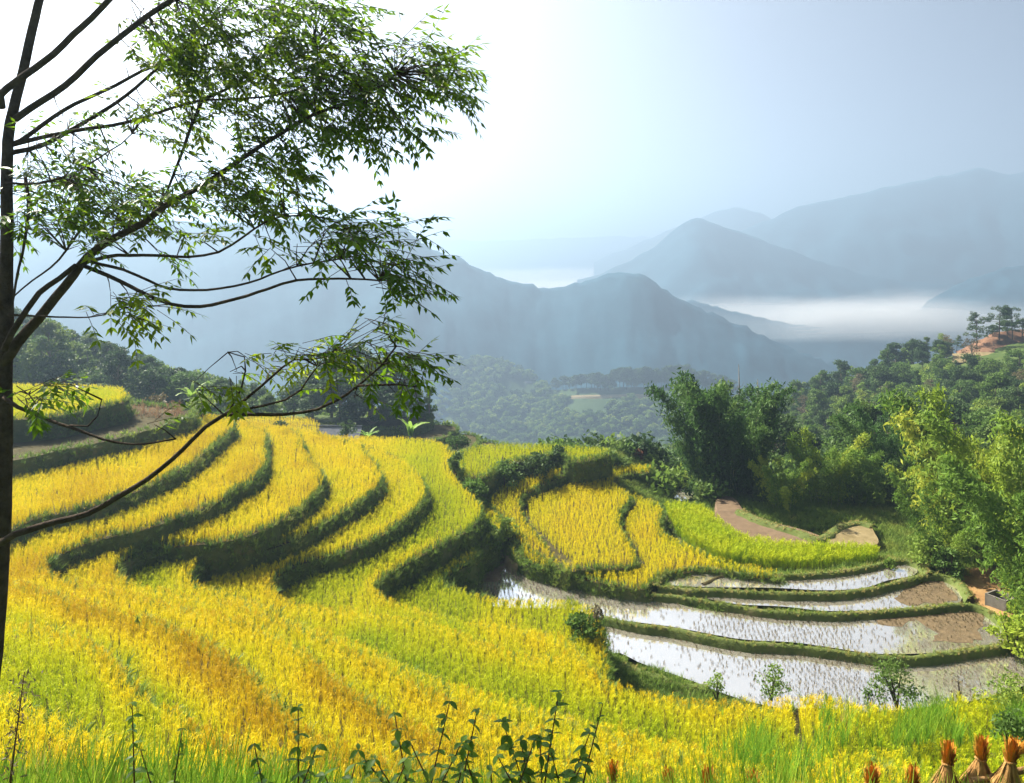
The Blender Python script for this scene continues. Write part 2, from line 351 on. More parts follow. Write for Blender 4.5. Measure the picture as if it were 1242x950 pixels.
CL = [(45, -12), (-70, -12)]               # close uphill of (behind) the viewer
terrace('A', (-9.6,), [(150, 473), (153, 476), (150, 479), (118, 485), (72, 494), (12, 499)], head=[(-60, 58.5), (-32, 57)],
        tail=[(-40, 44), (-47, 37), (-46, 30), (-36, 22), (-24, 19)] + [at(u, v, -9.6)[:2] for u, v in [(0, 836), (25, 843), (48, 855), (77, 867), (108, 874), (135, 882), (200, 905), (280, 930), (340, 950), (450, 980), (700, 1010), (1242, 1040)]] + [(16, 12.4), (45, 12)],
        close=[(45, 10.6), (-30, 10.6), (-72, 20), (-72, 58)], label='topmost green rice terrace step above the bare brown strip')
def full(key, z, px, head, tail, lab, drop=2.4):
    terrace(key, (z,), px, head=head, tail=tail, close=[(45, 9 + 0.0), (-30, 9), (-74, 18)], label=lab, drop=drop)
full('B', -10.9, [(230, 496), (200, 506), (143, 521), (72, 535), (11, 547)], [(-80, 61), (-38, 60.5), (-24.5, 57)],
     [(-33, 40), (-36, 35), (-34, 29), (-26, 25), (-20, 24)] + [at(u, v, -10.9)[:2] for u, v in [(0, 746), (44, 752), (85, 762), (116, 776), (139, 793), (160, 820), (180, 840), (213, 855), (240, 868), (280, 890), (330, 915), (380, 935), (450, 955), (600, 975), (900, 1000), (1242, 1005)]] + [(45, 14)],
     'bare brown terrace step below the topmost green field')
full('C', -12.1, [(275, 504), (283, 509), (282, 513), (265, 526), (233, 551), (186, 576), (143, 592), (107, 603), (43, 616), (5, 632)], [(-80, 65), (-40, 63), (-24, 59)],
     [(-24.6, 34), (-25, 31.5), (-22.5, 29.6)] + [at(u, v, -12.1)[:2] for u, v in [(0, 700), (39, 705), (91, 720), (135, 730), (174, 741), (203, 751), (240, 766), (277, 788), (300, 805), (325, 832), (350, 858), (373, 876), (404, 890), (429, 898), (480, 910), (560, 925), (700, 945), (900, 965), (1242, 970)]] + [(45, 17)],
     'wide golden rice terrace step on the upper left slope')
full('D', -13.05, [(300, 512), (319, 517), (321, 521), (320, 537), (318, 559), (300, 577), (286, 583), (258, 601), (215, 616), (172, 630), (122, 641), (82, 655), (64, 664), (55, 675), (55, 683), (61, 690), (73, 696), (116, 707), (160, 715), (200, 726), (235, 733), (271, 741), (308, 751), (335, 765), (370, 785), (400, 808), (430, 830), (470, 855), (520, 875), (580, 893), (660, 908), (750, 920), (900, 938), (1242, 940)],
     [(-80, 69), (-40, 66.5), (-22, 61)], [(45, 19.5)], 'golden rice terrace step, second below the bare strip')
full('E', -14.0, [(350, 520), (362, 524), (366, 532), (372, 547), (388, 565), (392, 573), (386, 584), (371, 600), (336, 623), (293, 640), (240, 648), (190, 653), (160, 662), (143, 673), (140, 685), (148, 698), (157, 704), (195, 711), (235, 719), (280, 726), (315, 737), (343, 748), (370, 759), (410, 776), (440, 790), (480, 807), (520, 827), (560, 847), (600, 863), (660, 880), (720, 893), (800, 907), (900, 920), (1050, 925), (1242, 915)],
     [(-80, 73), (-40, 70), (-20, 64)], [(45, 22)], 'golden rice terrace step, third below the bare strip')
full('F', -14.95, [(425, 532), (438, 538), (447, 550), (457, 563), (461, 577), (443, 595), (407, 616), (354, 645), (300, 659), (255, 669), (236, 680), (228, 691), (232, 700), (240, 705), (280, 716), (312, 727), (343, 741), (366, 752), (387, 759), (409, 767), (434, 775), (468, 792), (512, 811), (545, 824), (589, 837), (620, 846), (670, 860), (721, 873), (778, 886), (836, 897), (878, 903), (960, 912), (1050, 908), (1105, 903), (1242, 890)],
     [(-80, 77), (-40, 73.5), (-20, 67.5)], [(45, 25)], 'yellow rice terrace step in the middle of the curved flight')
full('G', -15.9, [(440, 535), (454, 541), (472, 548), (493, 559), (508, 573), (515, 591), (504, 609), (472, 634), (425, 656), (372, 670), (340, 685), (328, 698), (329, 708), (340, 719), (360, 728), (400, 734), (448, 740), (497, 748), (535, 755), (555, 762), (574, 770), (600, 779), (622, 787), (646, 793), (668, 794), (684, 790), (697, 788), (712, 797), (728, 815), (755, 829), (793, 837), (817, 842), (855, 846), (894, 847), (932, 847), (959, 841), (1007, 840), (1037, 848), (1102, 854), (1160, 847), (1242, 838)],
     [(-80, 81), (-40, 76), (-20, 69.5), (-14, 67)], [(45, 29)], 'yellow green rice terrace step, fifth below the bare strip')
Gl = T['G']['lip']
def near_G(off):
    """the two lower steps pinch out along the outer edge of the step above them"""
    g = np.array([at(u, v, -15.9)[:2] for u, v in [(712, 797), (728, 815), (755, 829), (793, 837), (855, 846), (932, 847), (1007, 840), (1102, 854), (1242, 838)]])
    o = g + np.array([off * 0.3, off]); return [tuple(p) for p in o] + [(45, 29 + off)]
full('H', -16.9, [(540, 543), (547, 548), (543, 563), (558, 584), (579, 605), (583, 613), (572, 631), (540, 648), (500, 669), (470, 686), (455, 700), (456, 711), (471, 723), (500, 733), (545, 746), (585, 752), (620, 757), (657, 764), (681, 768), (692, 777)],
     [(-80, 84), (-40, 79), (-20, 73), (-9, 71.5), (-5.8, 69)], near_G(0.8), 'green rice terrace step above the small lowest step')
full('I', -18.2, [(582, 604), (593, 616), (606, 625), (601, 643), (580, 655), (574, 670), (549, 685), (534, 696), (532, 702), (543, 707), (564, 714), (583, 720), (612, 724), (645, 725), (677, 725), (702, 728), (716, 734), (726, 748)],
     [(-80, 87), (-40, 82), (-20, 74.6), (-9, 73), (-4.3, 70.5), (-3.6, 64)], [(4.3, 36.5)] + near_G(1.7)[1:], 'lowest green rice terrace step on the flooded paddy edge', drop=3.0)

def lobe(key, pl, px, lab, drop=3.0, **k): terrace(key, pl, px + px[:1], label=lab, drop=drop, **k)
lobe('M0', (-19.3,), [(612, 642), (620, 655), (624, 666), (640, 677), (664, 684), (695, 690), (724, 696), (753, 702), (782, 704), (790, 697), (804, 687), (825, 686), (846, 682), (880, 685), (912, 690), (946, 693), (930, 687), (893, 680), (874, 675), (847, 663), (820, 651), (804, 644), (799, 632), (801, 620), (802, 613), (799, 608), (783, 603), (766, 598), (700, 590), (640, 605), (615, 630)], 'low golden rice terrace step beside the four flooded paddies', drop=2.2)
lobe('M1', (-19.45, 0, 0.0106), [(688, 684), (655, 668), (628, 640), (614, 612), (640, 586), (680, 571), (720, 563), (750, 562), (786, 562), (787, 566), (758, 570), (746, 576), (743, 582), (750, 588), (760, 594), (764, 600), (754, 611), (750, 624), (752, 636), (760, 649), (766, 663), (771, 672), (755, 680), (715, 680)], 'broad golden rice terrace step in the centre of the valley')
lobe('M2', (-23.7, 0, 0.091), [(725, 553), (720, 557), (695, 566), (668, 576), (645, 588), (633, 595), (630, 605), (631, 615), (635, 626), (643, 636), (657, 651), (668, 667), (684, 680), (664, 683), (647, 677), (637, 668), (634, 657), (626, 645), (611, 627), (597, 610), (598, 593), (615, 583), (650, 574), (690, 560), (715, 553)], 'narrow golden rice terrace strip above the broad golden field')
lobe('M3', (-16.7,), [(559, 545), (559, 571), (579, 573), (599, 566), (612, 559), (626, 553), (657, 549), (674, 543), (690, 552), (705, 553), (734, 547), (735, 542), (680, 539), (657, 537), (612, 537), (580, 539)], 'far green rice terrace step along the rim of the valley', drop=4)
lobe('N', (-19.5,), [(806, 606), (815, 622), (829, 641), (850, 654), (880, 668), (930, 674), (985, 675), (1045, 670), (1068, 664), (1060, 658), (1000, 655), (950, 653), (905, 645), (880, 632), (862, 618), (840, 608)], 'earth step under the tall green rice strip', drop=2.4, soil=1.0)
lobe('K', (-20.55,), [(868, 612), (872, 600), (890, 604), (905, 622), (930, 632), (975, 643), (1000, 655), (960, 662), (905, 660), (880, 645)], 'bare brown field in front of the dark bamboo', soil=0, mat='earth', top='earth', drop=1.5)
lobe('K2', (-20.45,), [(1003, 658), (1010, 645), (1025, 637), (1052, 636), (1060, 645), (1064, 660), (1030, 664)], 'small dry straw coloured field behind the tall green rice', soil=0, mat='tan', top='tan', drop=1.5)
lobe('Q', (-17.3,), [(296, 523), (378, 523), (376, 506), (296, 504)], 'small golden field beyond the crest beside the grey roof', drop=3)
# four little green steps on the nose below the dark grove
gy = [(-21.0, [(395, 512), (440, 506), (492, 502), (520, 504), (515, 511), (470, 517)], 92), (-22.0, [(395, 524), (470, 519), (515, 512), (548, 513), (553, 520), (520, 532), (460, 534)], 93),
      (-22.9, [(400, 540), (500, 534), (545, 524), (572, 524), (580, 532), (560, 545), (480, 550)], 93), (-23.7, [(480, 552), (560, 543), (585, 533), (612, 536), (625, 545), (580, 555)], 94)]
for i, (z, px, d) in enumerate(gy):
    lobe('S%d' % i, (z,), px, ['highest', 'second', 'third', 'lowest'][i] + ' small green grassed step on the nose below the dark grove', drop=3, soil=0.4)

# ---------------------------------------------------------------- flooded paddies
POND = {}
def pond(key, z, px, lab):
    P = spline([at(u, v, z)[:2] for u, v in px + px[:1]], 0.5)[:-1]
    tri = geometry.tessellate_polygon([[Vector((p[0], p[1], 0)) for p in P]])
    V = [(p[0], p[1], z) for p in P]
    Fc = []
    for a, b, c in tri:
        cr = (V[b][0] - V[a][0]) * (V[c][1] - V[a][1]) - (V[c][0] - V[a][0]) * (V[b][1] - V[a][1]); Fc.append((a, b, c) if cr > 0 else (a, c, b))
    tag(link('paddy_water', mesh('paddy_water', V, Fc, M['water'])), lab, 'paddy water', None, 'structure')
    POND[key] = (z, P)
pond('P1', -20.45, [(520, 716), (560, 690), (600, 674), (622, 664), (634, 676), (664, 692), (695, 700), (724, 707), (753, 715), (790, 722), (840, 737), (900, 745), (954, 748), (1010, 749), (1060, 746), (1116, 742), (1155, 736), (1186, 737), (1200, 748), (1215, 762), (1222, 778), (1198, 782), (1164, 787), (1130, 792), (1062, 793), (1005, 785), (960, 779), (905, 776), (867, 770), (813, 760), (774, 755), (735, 750), (690, 745), (600, 745)], 'third and longest flooded paddy reflecting the white sky')
pond('P2', -20.68, [(730, 760), (774, 762), (840, 770), (905, 782), (960, 786), (1005, 790), (1062, 798), (1096, 799), (1130, 797), (1164, 792), (1242, 785), (1310, 782), (1310, 815), (1242, 832), (1180, 850), (1100, 860), (1000, 866), (930, 856), (880, 842), (840, 826), (808, 815), (774, 803), (752, 792), (727, 790)], 'nearest flooded paddy with long rows of stubble')
pond('U1', -20.0, [(803, 709), (806, 703), (820, 695), (844, 690), (867, 693), (900, 698), (973, 698), (1039, 692), (1077, 683), (1097, 681), (1112, 690), (1108, 698), (1077, 704), (1048, 713), (1000, 716), (935, 713), (848, 712)], 'uppermost small flooded paddy below the tall green rice')
pond('U2', -20.2, [(833, 722), (840, 718), (877, 717), (935, 720), (1000, 722), (1039, 718), (1087, 709), (1120, 700), (1141, 702), (1163, 718), (1165, 730), (1135, 736), (1058, 740), (1000, 741), (954, 736), (896, 733), (862, 727)], 'second narrow flooded paddy with a brown mud end')
pond('W1', -20.9, [(814, 628), (822, 634), (828, 648), (835, 660), (822, 654), (805, 646), (802, 634)], 'tiny water hollow between golden and tall green rice')
pond('W2', -21.6, [(812, 608), (818, 598), (830, 590), (842, 588), (847, 596), (842, 604), (828, 610)], 'small round pool in front of the dark bamboo')

# ---------------------------------------------------------------- the hillside sheet under everything
ctrl = []
def C(u, v, d): ctrl.append(atd(u, v, d))
ctrl += [(x, y, z) for x in (-30, -12, 0, 12, 30) for y, z in ((-30, -1.0), (-12, -1.4), (0, -1.75), (4, -3.4), (7, -5.4), (9, -6.9), (11.5, -9.2))]
ctrl += [(x, y, -9.0) for x in (-80, -60) for y in (0, 20)] + [(-85, 60, -12), (-120, 30, -6), (-120, 80, -8), (60, 10, -12), (90, 10, -14), (60, 25, -17), (90, 30, -19), (55, 40, -19.5), (140, 20, -16)]
for z, px in ((-20.75, [(728, 792), (774, 805), (840, 828), (930, 858), (1000, 868), (1100, 862), (1180, 852), (1242, 836)]),):
    ctrl += [at(u, v, z) for u, v in px]
for k in ('P1', 'P2', 'U1', 'U2', 'W1', 'W2'):
    z, P = POND[k]; ctrl += [(p[0], p[1], z - .1) for p in P[::8]]
ctrl += [at(u, v, -20.2) for u, v in [(1130, 700), (1180, 725), (1215, 745), (1240, 770), (1200, 700), (1250, 730)]] + [(38, 50, -19.6), (45, 44, -19.6), (50, 60, -20)]
ctrl += [at(u, v, -20.9) for u, v in [(860, 605), (910, 615), (960, 630), (1000, 640), (1060, 632), (1100, 660), (1120, 670), (1090, 640)]]
for p in [(900, 590, 75), (960, 600, 72), (1020, 590, 72), (1100, 620, 65), (1180, 600, 65), (1260, 600, 62), (830, 572, 76), (790, 560, 74), (760, 553, 72), (735, 548, 70)]: C(*p)
for p in [(930, 492, 240), (1010, 480, 235), (1060, 462, 230), (1110, 440, 225), (1160, 430, 220), (1205, 421, 215), (1242, 412, 210), (1320, 395, 210), (1420, 370, 210), (1550, 350, 210),
          (930, 520, 190), (1010, 510, 185), (1100, 490, 175), (1180, 480, 165), (1260, 470, 160), (1400, 430, 160),
          (950, 560, 140), (1050, 550, 130), (1145, 545, 125), (1242, 535, 120), (1400, 500, 120), (900, 590, 110), (1000, 590, 100), (1130, 570, 95), (1240, 560, 90)]: C(*p)
for p in [(20, 462, 90), (150, 472, 90), (230, 495, 95), (330, 503, 105), (20, 428, 120), (-150, 390, 120), (100, 440, 125), (200, 462, 127), (300, 480, 130), (100, 475, 170), (300, 520, 170), (-300, 380, 100), (-300, 350, 150), (0, 455, 220), (0, 520, 300), (-300, 430, 300),
          (345, 510, 112), (430, 506, 112), (520, 508, 110), (560, 560, 120), (520, 580, 150), (430, 560, 150), (640, 575, 100), (700, 570, 100), (600, 640, 130), (700, 640, 130), (780, 610, 115), (860, 590, 110),
          (621, 620, 190), (800, 600, 190), (500, 620, 200), (621, 590, 300), (900, 560, 300), (1200, 480, 300), (300, 600, 300), (621, 560, 400), (1000, 560, 400), (200, 560, 400), (1400, 480, 400),
          (380, 528, 80), (420, 530, 80), (300, 515, 86), (440, 528, 84), (480, 540, 84), (540, 556, 88)]: C(*p)
order = 'A B C D E F G H I'.split()
for k, d in T.items():
    if len(k) == 1 and k in order: continue
    c = d['poly'].mean(0); ctrl.append((c[0], c[1], zp(d['pl'], *c) - d['soil'] - 1.2))
for k in order:
    d = T[k]
    for p in d['lip'][::14]:
        if p[1] > 12: ctrl.append((p[0], p[1], zp(d['pl'], *p) - 2.4))
cp = np.array(ctrl); cp = cp[np.unique(np.round(cp[:, :2] / 1.2).astype(int), axis=0, return_index=True)[1]]
nC = len(cp); D = np.hypot(cp[:, None, 0] - cp[None, :, 0], cp[:, None, 1] - cp[None, :, 1])
A_ = np.block([[-D - 0.02 * np.eye(nC), np.column_stack([np.ones(nC), cp[:, :2]])], [np.vstack([np.ones(nC), cp[:, :2].T]), np.zeros((3, 3))]])
wts = np.linalg.solve(A_, np.concatenate([cp[:, 2], np.zeros(3)]))
def rbf(X, Y):
    out = np.empty(len(X))
    for i in range(0, len(X), 8000):
        d = np.hypot(X[i:i + 8000, None] - cp[None, :, 0], Y[i:i + 8000, None] - cp[None, :, 1])
        out[i:i + 8000] = -d @ wts[:nC] + wts[nC] + wts[nC + 1] * X[i:i + 8000] + wts[nC + 2] * Y[i:i + 8000]
    return out
gxs = np.concatenate([np.arange(-220, -70, 3.0), np.arange(-70, 60, 0.9), np.arange(60, 330, 3.0)])
gys = np.concatenate([np.arange(-40, 8, 2.0), np.arange(8, 80, 0.9), np.arange(80, 420, 3.0)])
GX, GY = np.meshgrid(gxs, gys); gx, gy_ = GX.ravel(), GY.ravel()
gz = rbf(gx, gy_)
gz += np.array([fbm(a, b, 0.3, 0.12, 4) * (0.25 + 0.9 * min(1, max(0, (b - 70) / 60))) for a, b in zip(gx, gy_)])
if True:                                   # grass standing along the outer edge of every step
    EDGE = {k: d['lip'] for k, d in T.items() if not k.startswith('K')}
for k, d in T.items():                     # keep the sheet below every step and pond built on it
    m = inside(gx, gy_, d['poly']) & (gy_ > 11.5)
    gz[m] = np.minimum(gz[m], zp(d['pl'], gx[m], gy_[m]) - d['soil'] - 0.7)
for k, (z, P) in POND.items():
    m = inside(gx, gy_, P); gz[m] = np.minimum(gz[m], z - 0.5)
GZ = gz.reshape(GX.shape)
def tz(x, y):
    i = int(np.clip(np.searchsorted(gxs, x) - 1, 0, len(gxs) - 2)); j = int(np.clip(np.searchsorted(gys, y) - 1, 0, len(gys) - 2))
    a = (x - gxs[i]) / (gxs[i + 1] - gxs[i]); b = (y - gys[j]) / (gys[j + 1] - gys[j]); a = min(1, max(0, a)); b = min(1, max(0, b))
    return float(GZ[j, i] * (1 - a) * (1 - b) + GZ[j, i + 1] * a * (1 - b) + GZ[j + 1, i] * (1 - a) * b + GZ[j + 1, i + 1] * a * b)
nx, ny = len(gxs), len(gys)
idx = np.arange(nx * ny).reshape(ny, nx)
Fq = np.stack([idx[:-1, :-1], idx[:-1, 1:], idx[1:, 1:], idx[1:, :-1]], -1).reshape(-1, 4)
tag(link('ground', mesh('ground', np.column_stack([gx, gy_, gz]), Fq.tolist(), M['hill'], True)), 'green hillside ground under the terraces and woods', 'ground', None, 'structure')

def ground_z(X, Y):
    """top surface (soil) of whatever is built at X, Y"""
    return np.array([tz(a, b) for a, b in zip(X, Y)])

# ---------------------------------------------------------------- bunds (grassy earth ridges between the paddies) and the path on one of them
def ridge_line(name, px, z, w=0.36, h=0.13, lab=None, mat='bank_soil', gr=True, base=0.42, ripe=0.8):
    P = spline([at(u, v, z)[:2] for u, v in px], 0.4); n = len(P)
    tg = np.gradient(P, axis=0); tg /= np.linalg.norm(tg, axis=1)[:, None]; nr = np.stack([-tg[:, 1], tg[:, 0]], 1)
    rows = []
    for s, dz in ((-.9, -base), (-.5, -h * .7), (-.22, 0), (.22, 0), (.5, -h * .7), (.9, -base)):
        jj = np.array([fbm(p[0], p[1], s, 1.3, 3) for p in P])
        rows.append(np.column_stack([P + nr * (w * s * (1 + .35 * jj))[:, None], np.full(n, z) + dz + jj * .06]))
    V = np.vstack(rows); Fc = []
    for r in range(5):
        for i in range(n - 1): Fc.append((r * n + i, r * n + i + 1, (r + 1) * n + i + 1, (r + 1) * n + i))
    tag(link(name, mesh(name, V, Fc, M[mat], True)), lab, 'bund', None, 'structure')
    if gr:
        k = rng.integers(0, n, int(n * 0.4 * 26)); s = rng.uniform(-.55, .55, len(k))
        Q = np.column_stack([P[k] + nr[k] * (w * s)[:, None] + rng.normal(0, .06, (len(k), 2)), z - np.abs(s) * h * 1.2])
        BG.append((Q, rng.uniform(.25, .55, len(k)), rng.normal(ripe, .22, len(k))))
BG = []
ridge_line('bund', [(795, 709), (803, 699), (820, 691), (844, 687), (867, 690), (900, 695), (973, 696), (1039, 689), (1077, 680), (1097, 678), (1115, 684), (1126, 694)], -19.72, lab='grassy bund behind the uppermost flooded paddy')
ridge_line('bund', [(798, 711), (832, 714), (877, 715), (935, 718), (1000, 719), (1040, 716), (1087, 706), (1120, 697), (1145, 697), (1166, 708), (1177, 724)], -19.85, lab='grassy bund between the two upper flooded paddies')
ridge_line('bund', [(775, 719), (830, 724), (867, 730), (915, 738), (954, 742), (1010, 744), (1060, 741), (1116, 737), (1155, 733), (1185, 734), (1212, 749), (1232, 775)], -20.12, lab='grassy bund behind the longest flooded paddy')
ridge_line('bund', [(730, 747), (774, 757), (813, 762), (867, 773), (905, 779), (960, 782), (1005, 787), (1062, 795), (1096, 796), (1130, 794), (1164, 789), (1198, 784), (1242, 781), (1310, 779)], -20.3, lab='grassy bund between the longest and the nearest paddy')
ridge_line('bund', [(622, 676), (634, 688), (650, 695), (680, 703), (720, 712), (753, 719), (790, 724)], -20.22, w=.45, lab='muddy bund along the foot of the low golden terrace', ripe=.8)
ridge_line('bund', [(757, 806), (780, 813), (801, 820), (828, 830), (858, 832)], -20.55, w=.5, lab='short mossy bund in the near corner of the nearest paddy', ripe=.8)
ridge_line('bund', [(898, 618), (915, 627), (945, 637), (975, 646), (992, 652), (1005, 648), (1020, 637), (1040, 633), (1058, 637)], -20.3, w=.7, lab='straw coloured bund between the bare field and the dark trees', ripe=1.0)
ridge_line('bund', [(853, 708), (870, 700), (888, 695)], -19.93, w=.35, h=.12, base=.3, lab='dark mud divider crossing the uppermost paddy', mat='soil', gr=False)
ridge_line('footpath', [(622, 650), (621, 658), (617, 666), (615, 674), (620, 680), (630, 686)], -20.0, w=.3, h=.1, base=.5, lab='pale trodden footpath down to the longest paddy', mat='tan', gr=False)

# mud flats standing just above the water
def mud(px, z, lab, seed):
    P = spline([at(u, v, z)[:2] for u, v in px + px[:1]], 0.35)[:-1]
    P = P + np.array([[fbm(p[0], p[1], seed, .9, 3) * .5, fbm(p[0], p[1], seed + 5, .9, 3) * .7] for p in P])
    tri = geometry.tessellate_polygon([[Vector((p[0], p[1], 0)) for p in P]])
    o = link('mud_flat', mesh('mud_flat', [(p[0], p[1], z) for p in P], [tuple(t) for t in tri], M['mud'])); tag(o, lab, 'mud flat', None, 'structure')
mud([(1108, 751), (1130, 745), (1160, 741), (1184, 742), (1192, 752), (1186, 768), (1178, 779), (1150, 783), (1132, 778), (1136, 766), (1120, 758)], -20.44, 'brown mud at the right end of the longest paddy', 1)
mud([(1062, 753), (1080, 749), (1098, 748), (1102, 755), (1088, 760), (1068, 760)], -20.44, 'small island of brown mud in the longest paddy', 2)
mud([(1092, 716), (1118, 704), (1140, 704), (1158, 718), (1160, 727), (1130, 732), (1098, 731), (1088, 724)], -20.19, 'olive mud end of the second narrow paddy', 3)
mud([(590, 705), (560, 712), (545, 708), (590, 683), (622, 676), (624, 684), (608, 694), (606, 706)], -20.44, 'dark mud at the shaded left end of the longest paddy', 4)
mud([(774, 820), (800, 820), (826, 832), (850, 836), (850, 842), (800, 838)], -20.72, 'small grey mud plot below the nearest paddy', 6)

# ---------------------------------------------------------------- rice, ring by ring
ripeC = np.array([(60, 470, .25), (140, 476, .35), (60, 800, .36), (20, 770, .4), (180, 850, .3), (110, 830, .36), (90, 790, .36), (470, 770, .4), (500, 795, .36), (560, 790, .4), (620, 815, .36), (720, 850, .4), (640, 835, .4), (60, 900, .85), (300, 930, .8), (100, 580, .86), (200, 540, .88), (20, 670, .9), (200, 800, .93), (300, 860, .98), (260, 820, .96), (230, 790, .93), (340, 880, .97), (480, 870, .95), (400, 850, .95), (420, 885, .96), (560, 900, .93), (620, 895, .9), (330, 830, .96), (250, 775, .93), (150, 740, .9), (380, 820, .94), (500, 845, .94), (100, 730, .92), (250, 590, .86), (300, 540, .88),
                  (110, 680, .9), (250, 620, .86), (340, 545, .86), (330, 610, .78), (400, 545, .85), (350, 575, .8), (190, 690, .45), (300, 655, .6), (420, 560, .72), (470, 580, .76), (440, 600, .6), (400, 640, .72), (280, 695, .68), (350, 670, .72), (430, 690, .42), (500, 640, .42), (540, 600, .38), (520, 560, .46), (380, 705, .38), (560, 630, .4),
                  (510, 700, .22), (580, 640, .25), (560, 735, .28), (650, 740, .34), (690, 735, .3), (600, 760, .62), (650, 772, .68), (450, 765, .42), (540, 785, .40), (600, 810, .40), (680, 830, .40), (760, 840, .45), (800, 870, .36), (900, 870, .5), (870, 855, .55), (930, 885, .42), (980, 860, .6), (1060, 870, .45), (1200, 870, .3), (1150, 890, .3),
                  (370, 745, .55), (330, 735, .75), (450, 800, .95), (400, 830, .98), (550, 850, .9), (520, 890, .92), (650, 880, .86), (750, 900, .8), (850, 915, .7), (1000, 915, .55), (400, 900, .95), (600, 930, .8),
                  (600, 555, .34), (720, 547, .32), (640, 600, .72), (640, 660, .78), (700, 690, .8), (690, 560, .8), (700, 640, .85), (700, 580, .78), (760, 690, .82), (780, 640, .8), (850, 680, .82), (930, 690, .7), (830, 625, .2), (900, 665, .2), (1020, 668, .18), (340, 513, .8)])
def ripeness(P):
    u, v = uv_of(P); d = np.hypot(u[:, None] - ripeC[None, :, 0], (v[:, None] - ripeC[None, :, 1]) * 1.3)
    w = 1 / (d + 10) ** 3; c = ripeC[:, 2]; c = np.where(c < .5, c * .62, c); return (w * c[None, :]).sum(1) / w.sum(1)
def ring_points(k, above, sp):
    d = T[k]; lo, hi = np.maximum(d['poly'].min(0), (-60, 10)), np.minimum(d['poly'].max(0), (48, 100))
    X, Y = np.meshgrid(np.arange(lo[0], hi[0], sp), np.arange(lo[1], hi[1], sp)); X, Y = X.ravel(), Y.ravel()
    X = X + rng.uniform(-.4, .4, len(X)) * sp; Y = Y + rng.uniform(-.4, .4, len(Y)) * sp
    z = zp(d['pl'], X, Y) - d['soil']; P = np.column_stack([X, Y, z]); m = in_view(P + [0, 0, d['soil']])
    P = P[m]; m = inside(P[:, 0], P[:, 1], d['poly']); P = P[m]
    for a in above:
        m = ~inside(P[:, 0], P[:, 1], T[a]['poly']); P = P[m]
        m = dist_to(P[:, 0], P[:, 1], T[a]['poly']) > 0.6; P = P[m]
    return P
RL = dict(A='bright green rice on the topmost terrace and the near left field', B='green and gold rice on the near left terrace', C='deep golden ripe rice on the wide upper terrace',
          D='golden ripe rice on the second terrace of the curved flight', E='golden ripe rice turning green at the bend on the third terrace', F='yellow ripening rice on the fourth terrace of the curved flight',
          G='yellow green rice on the fifth terrace of the curved flight', H='fresh green rice on the wide terrace above the flooded paddy', I='fresh green rice on the small lowest terrace by the water',
          M0='golden rice on the low terrace beside the flooded paddies', M1='bright golden rice on the broad field in the centre', M2='dull golden rice on the narrow strip above the centre field', M3='green rice on the far rim of the valley',
          N='tall green rice standing in a curved strip behind the paddies', Q='golden rice on the little field beside the grey roof')
for k, above, sp in [('A', [], .155), ('B', ['A'], .155), ('C', ['B'], .155), ('D', ['C'], .155), ('E', ['D'], .155), ('F', ['E'], .155), ('G', ['F'], .155), ('H', ['G'], .155), ('I', ['H'], .155),
                     ('M0', ['M1', 'M2'], .22), ('M1', ['M2'], .22), ('M2', ['M3'], .22), ('M3', [], .23), ('N', [], .18), ('Q', [], .27)]:
    P = ring_points(k, above, sp)
    if k == 'A': P = P[P[:, 1] > 12.6]
    if k in order: P = P[rng.uniform(0, 1, len(P)) > np.interp(P[:, 1], [30, 46], [0, .36])]
    if k == 'B':                                            # the upper left stretch is bare earth
        P = P[~((P[:, 1] > 34) & (P[:, 0] < -12))]
    if k == 'F':                                            # narrow furrow path down through the near field
        f = spline([at(u, v, -15.9)[:2] for u, v in [(965, 845), (968, 870), (975, 900)]], .2); P = P[dist_to(P[:, 0], P[:, 1], f) > .16]
    if k == 'G':
        f = spline([at(u, v, -15.9)[:2] for u, v in [(963, 838), (965, 850), (968, 880), (975, 905)]], .2); P = P[dist_to(P[:, 0], P[:, 1], f) > .14]
    if not len(P): continue
    ripe_lit = ripeness(P + [0, 0, .7])
    if k == 'A': ripe_lit = np.where(P[:, 1] > 30, .32, ripe_lit)
    if k == 'M3': ripe_lit = np.full(len(P), .30)
    if k == 'N': ripe_lit = np.full(len(P), .10)
    e = dist_to(P[:, 0], P[:, 1], T[k]['lip']); ripe_lit = np.where(ripe_lit > .3, ripe_lit + (.8 - ripe_lit) * .8 * np.exp(-(e / .5) ** 2), ripe_lit)          # backlit glow of the edge rows painted in as yellower rice
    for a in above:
        e = dist_to(P[:, 0], P[:, 1], T[a]['lip']); ripe_lit = ripe_lit - .10 * np.exp(-(e / 1.2) ** 2)               # shade under the bank painted in as greener rice
    if k in order and above:                                # shade inside and sunlit edge of each ring painted in as a ripeness gradient
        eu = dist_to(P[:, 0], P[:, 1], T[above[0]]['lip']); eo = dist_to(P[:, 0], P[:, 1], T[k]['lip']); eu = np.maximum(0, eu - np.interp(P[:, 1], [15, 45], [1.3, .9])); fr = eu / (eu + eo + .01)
        ripe_lit = ripe_lit + np.interp(P[:, 1], [30, 42], [.5, .12]) * (fr - .55)
    ripe_lit = ripe_lit + np.array([fbm(a, b, 1.7, .35, 3) for a, b in P[:, :2]]) * .10 + rng.normal(0, .03, len(P))
    sc = rng.normal(1.0, .07, len(P)) * (T[k]['soil'] / .78)
    tag(scatter('rice', P, 'rice', sc, ripe_lit), RL[k], 'rice', None, 'stuff')

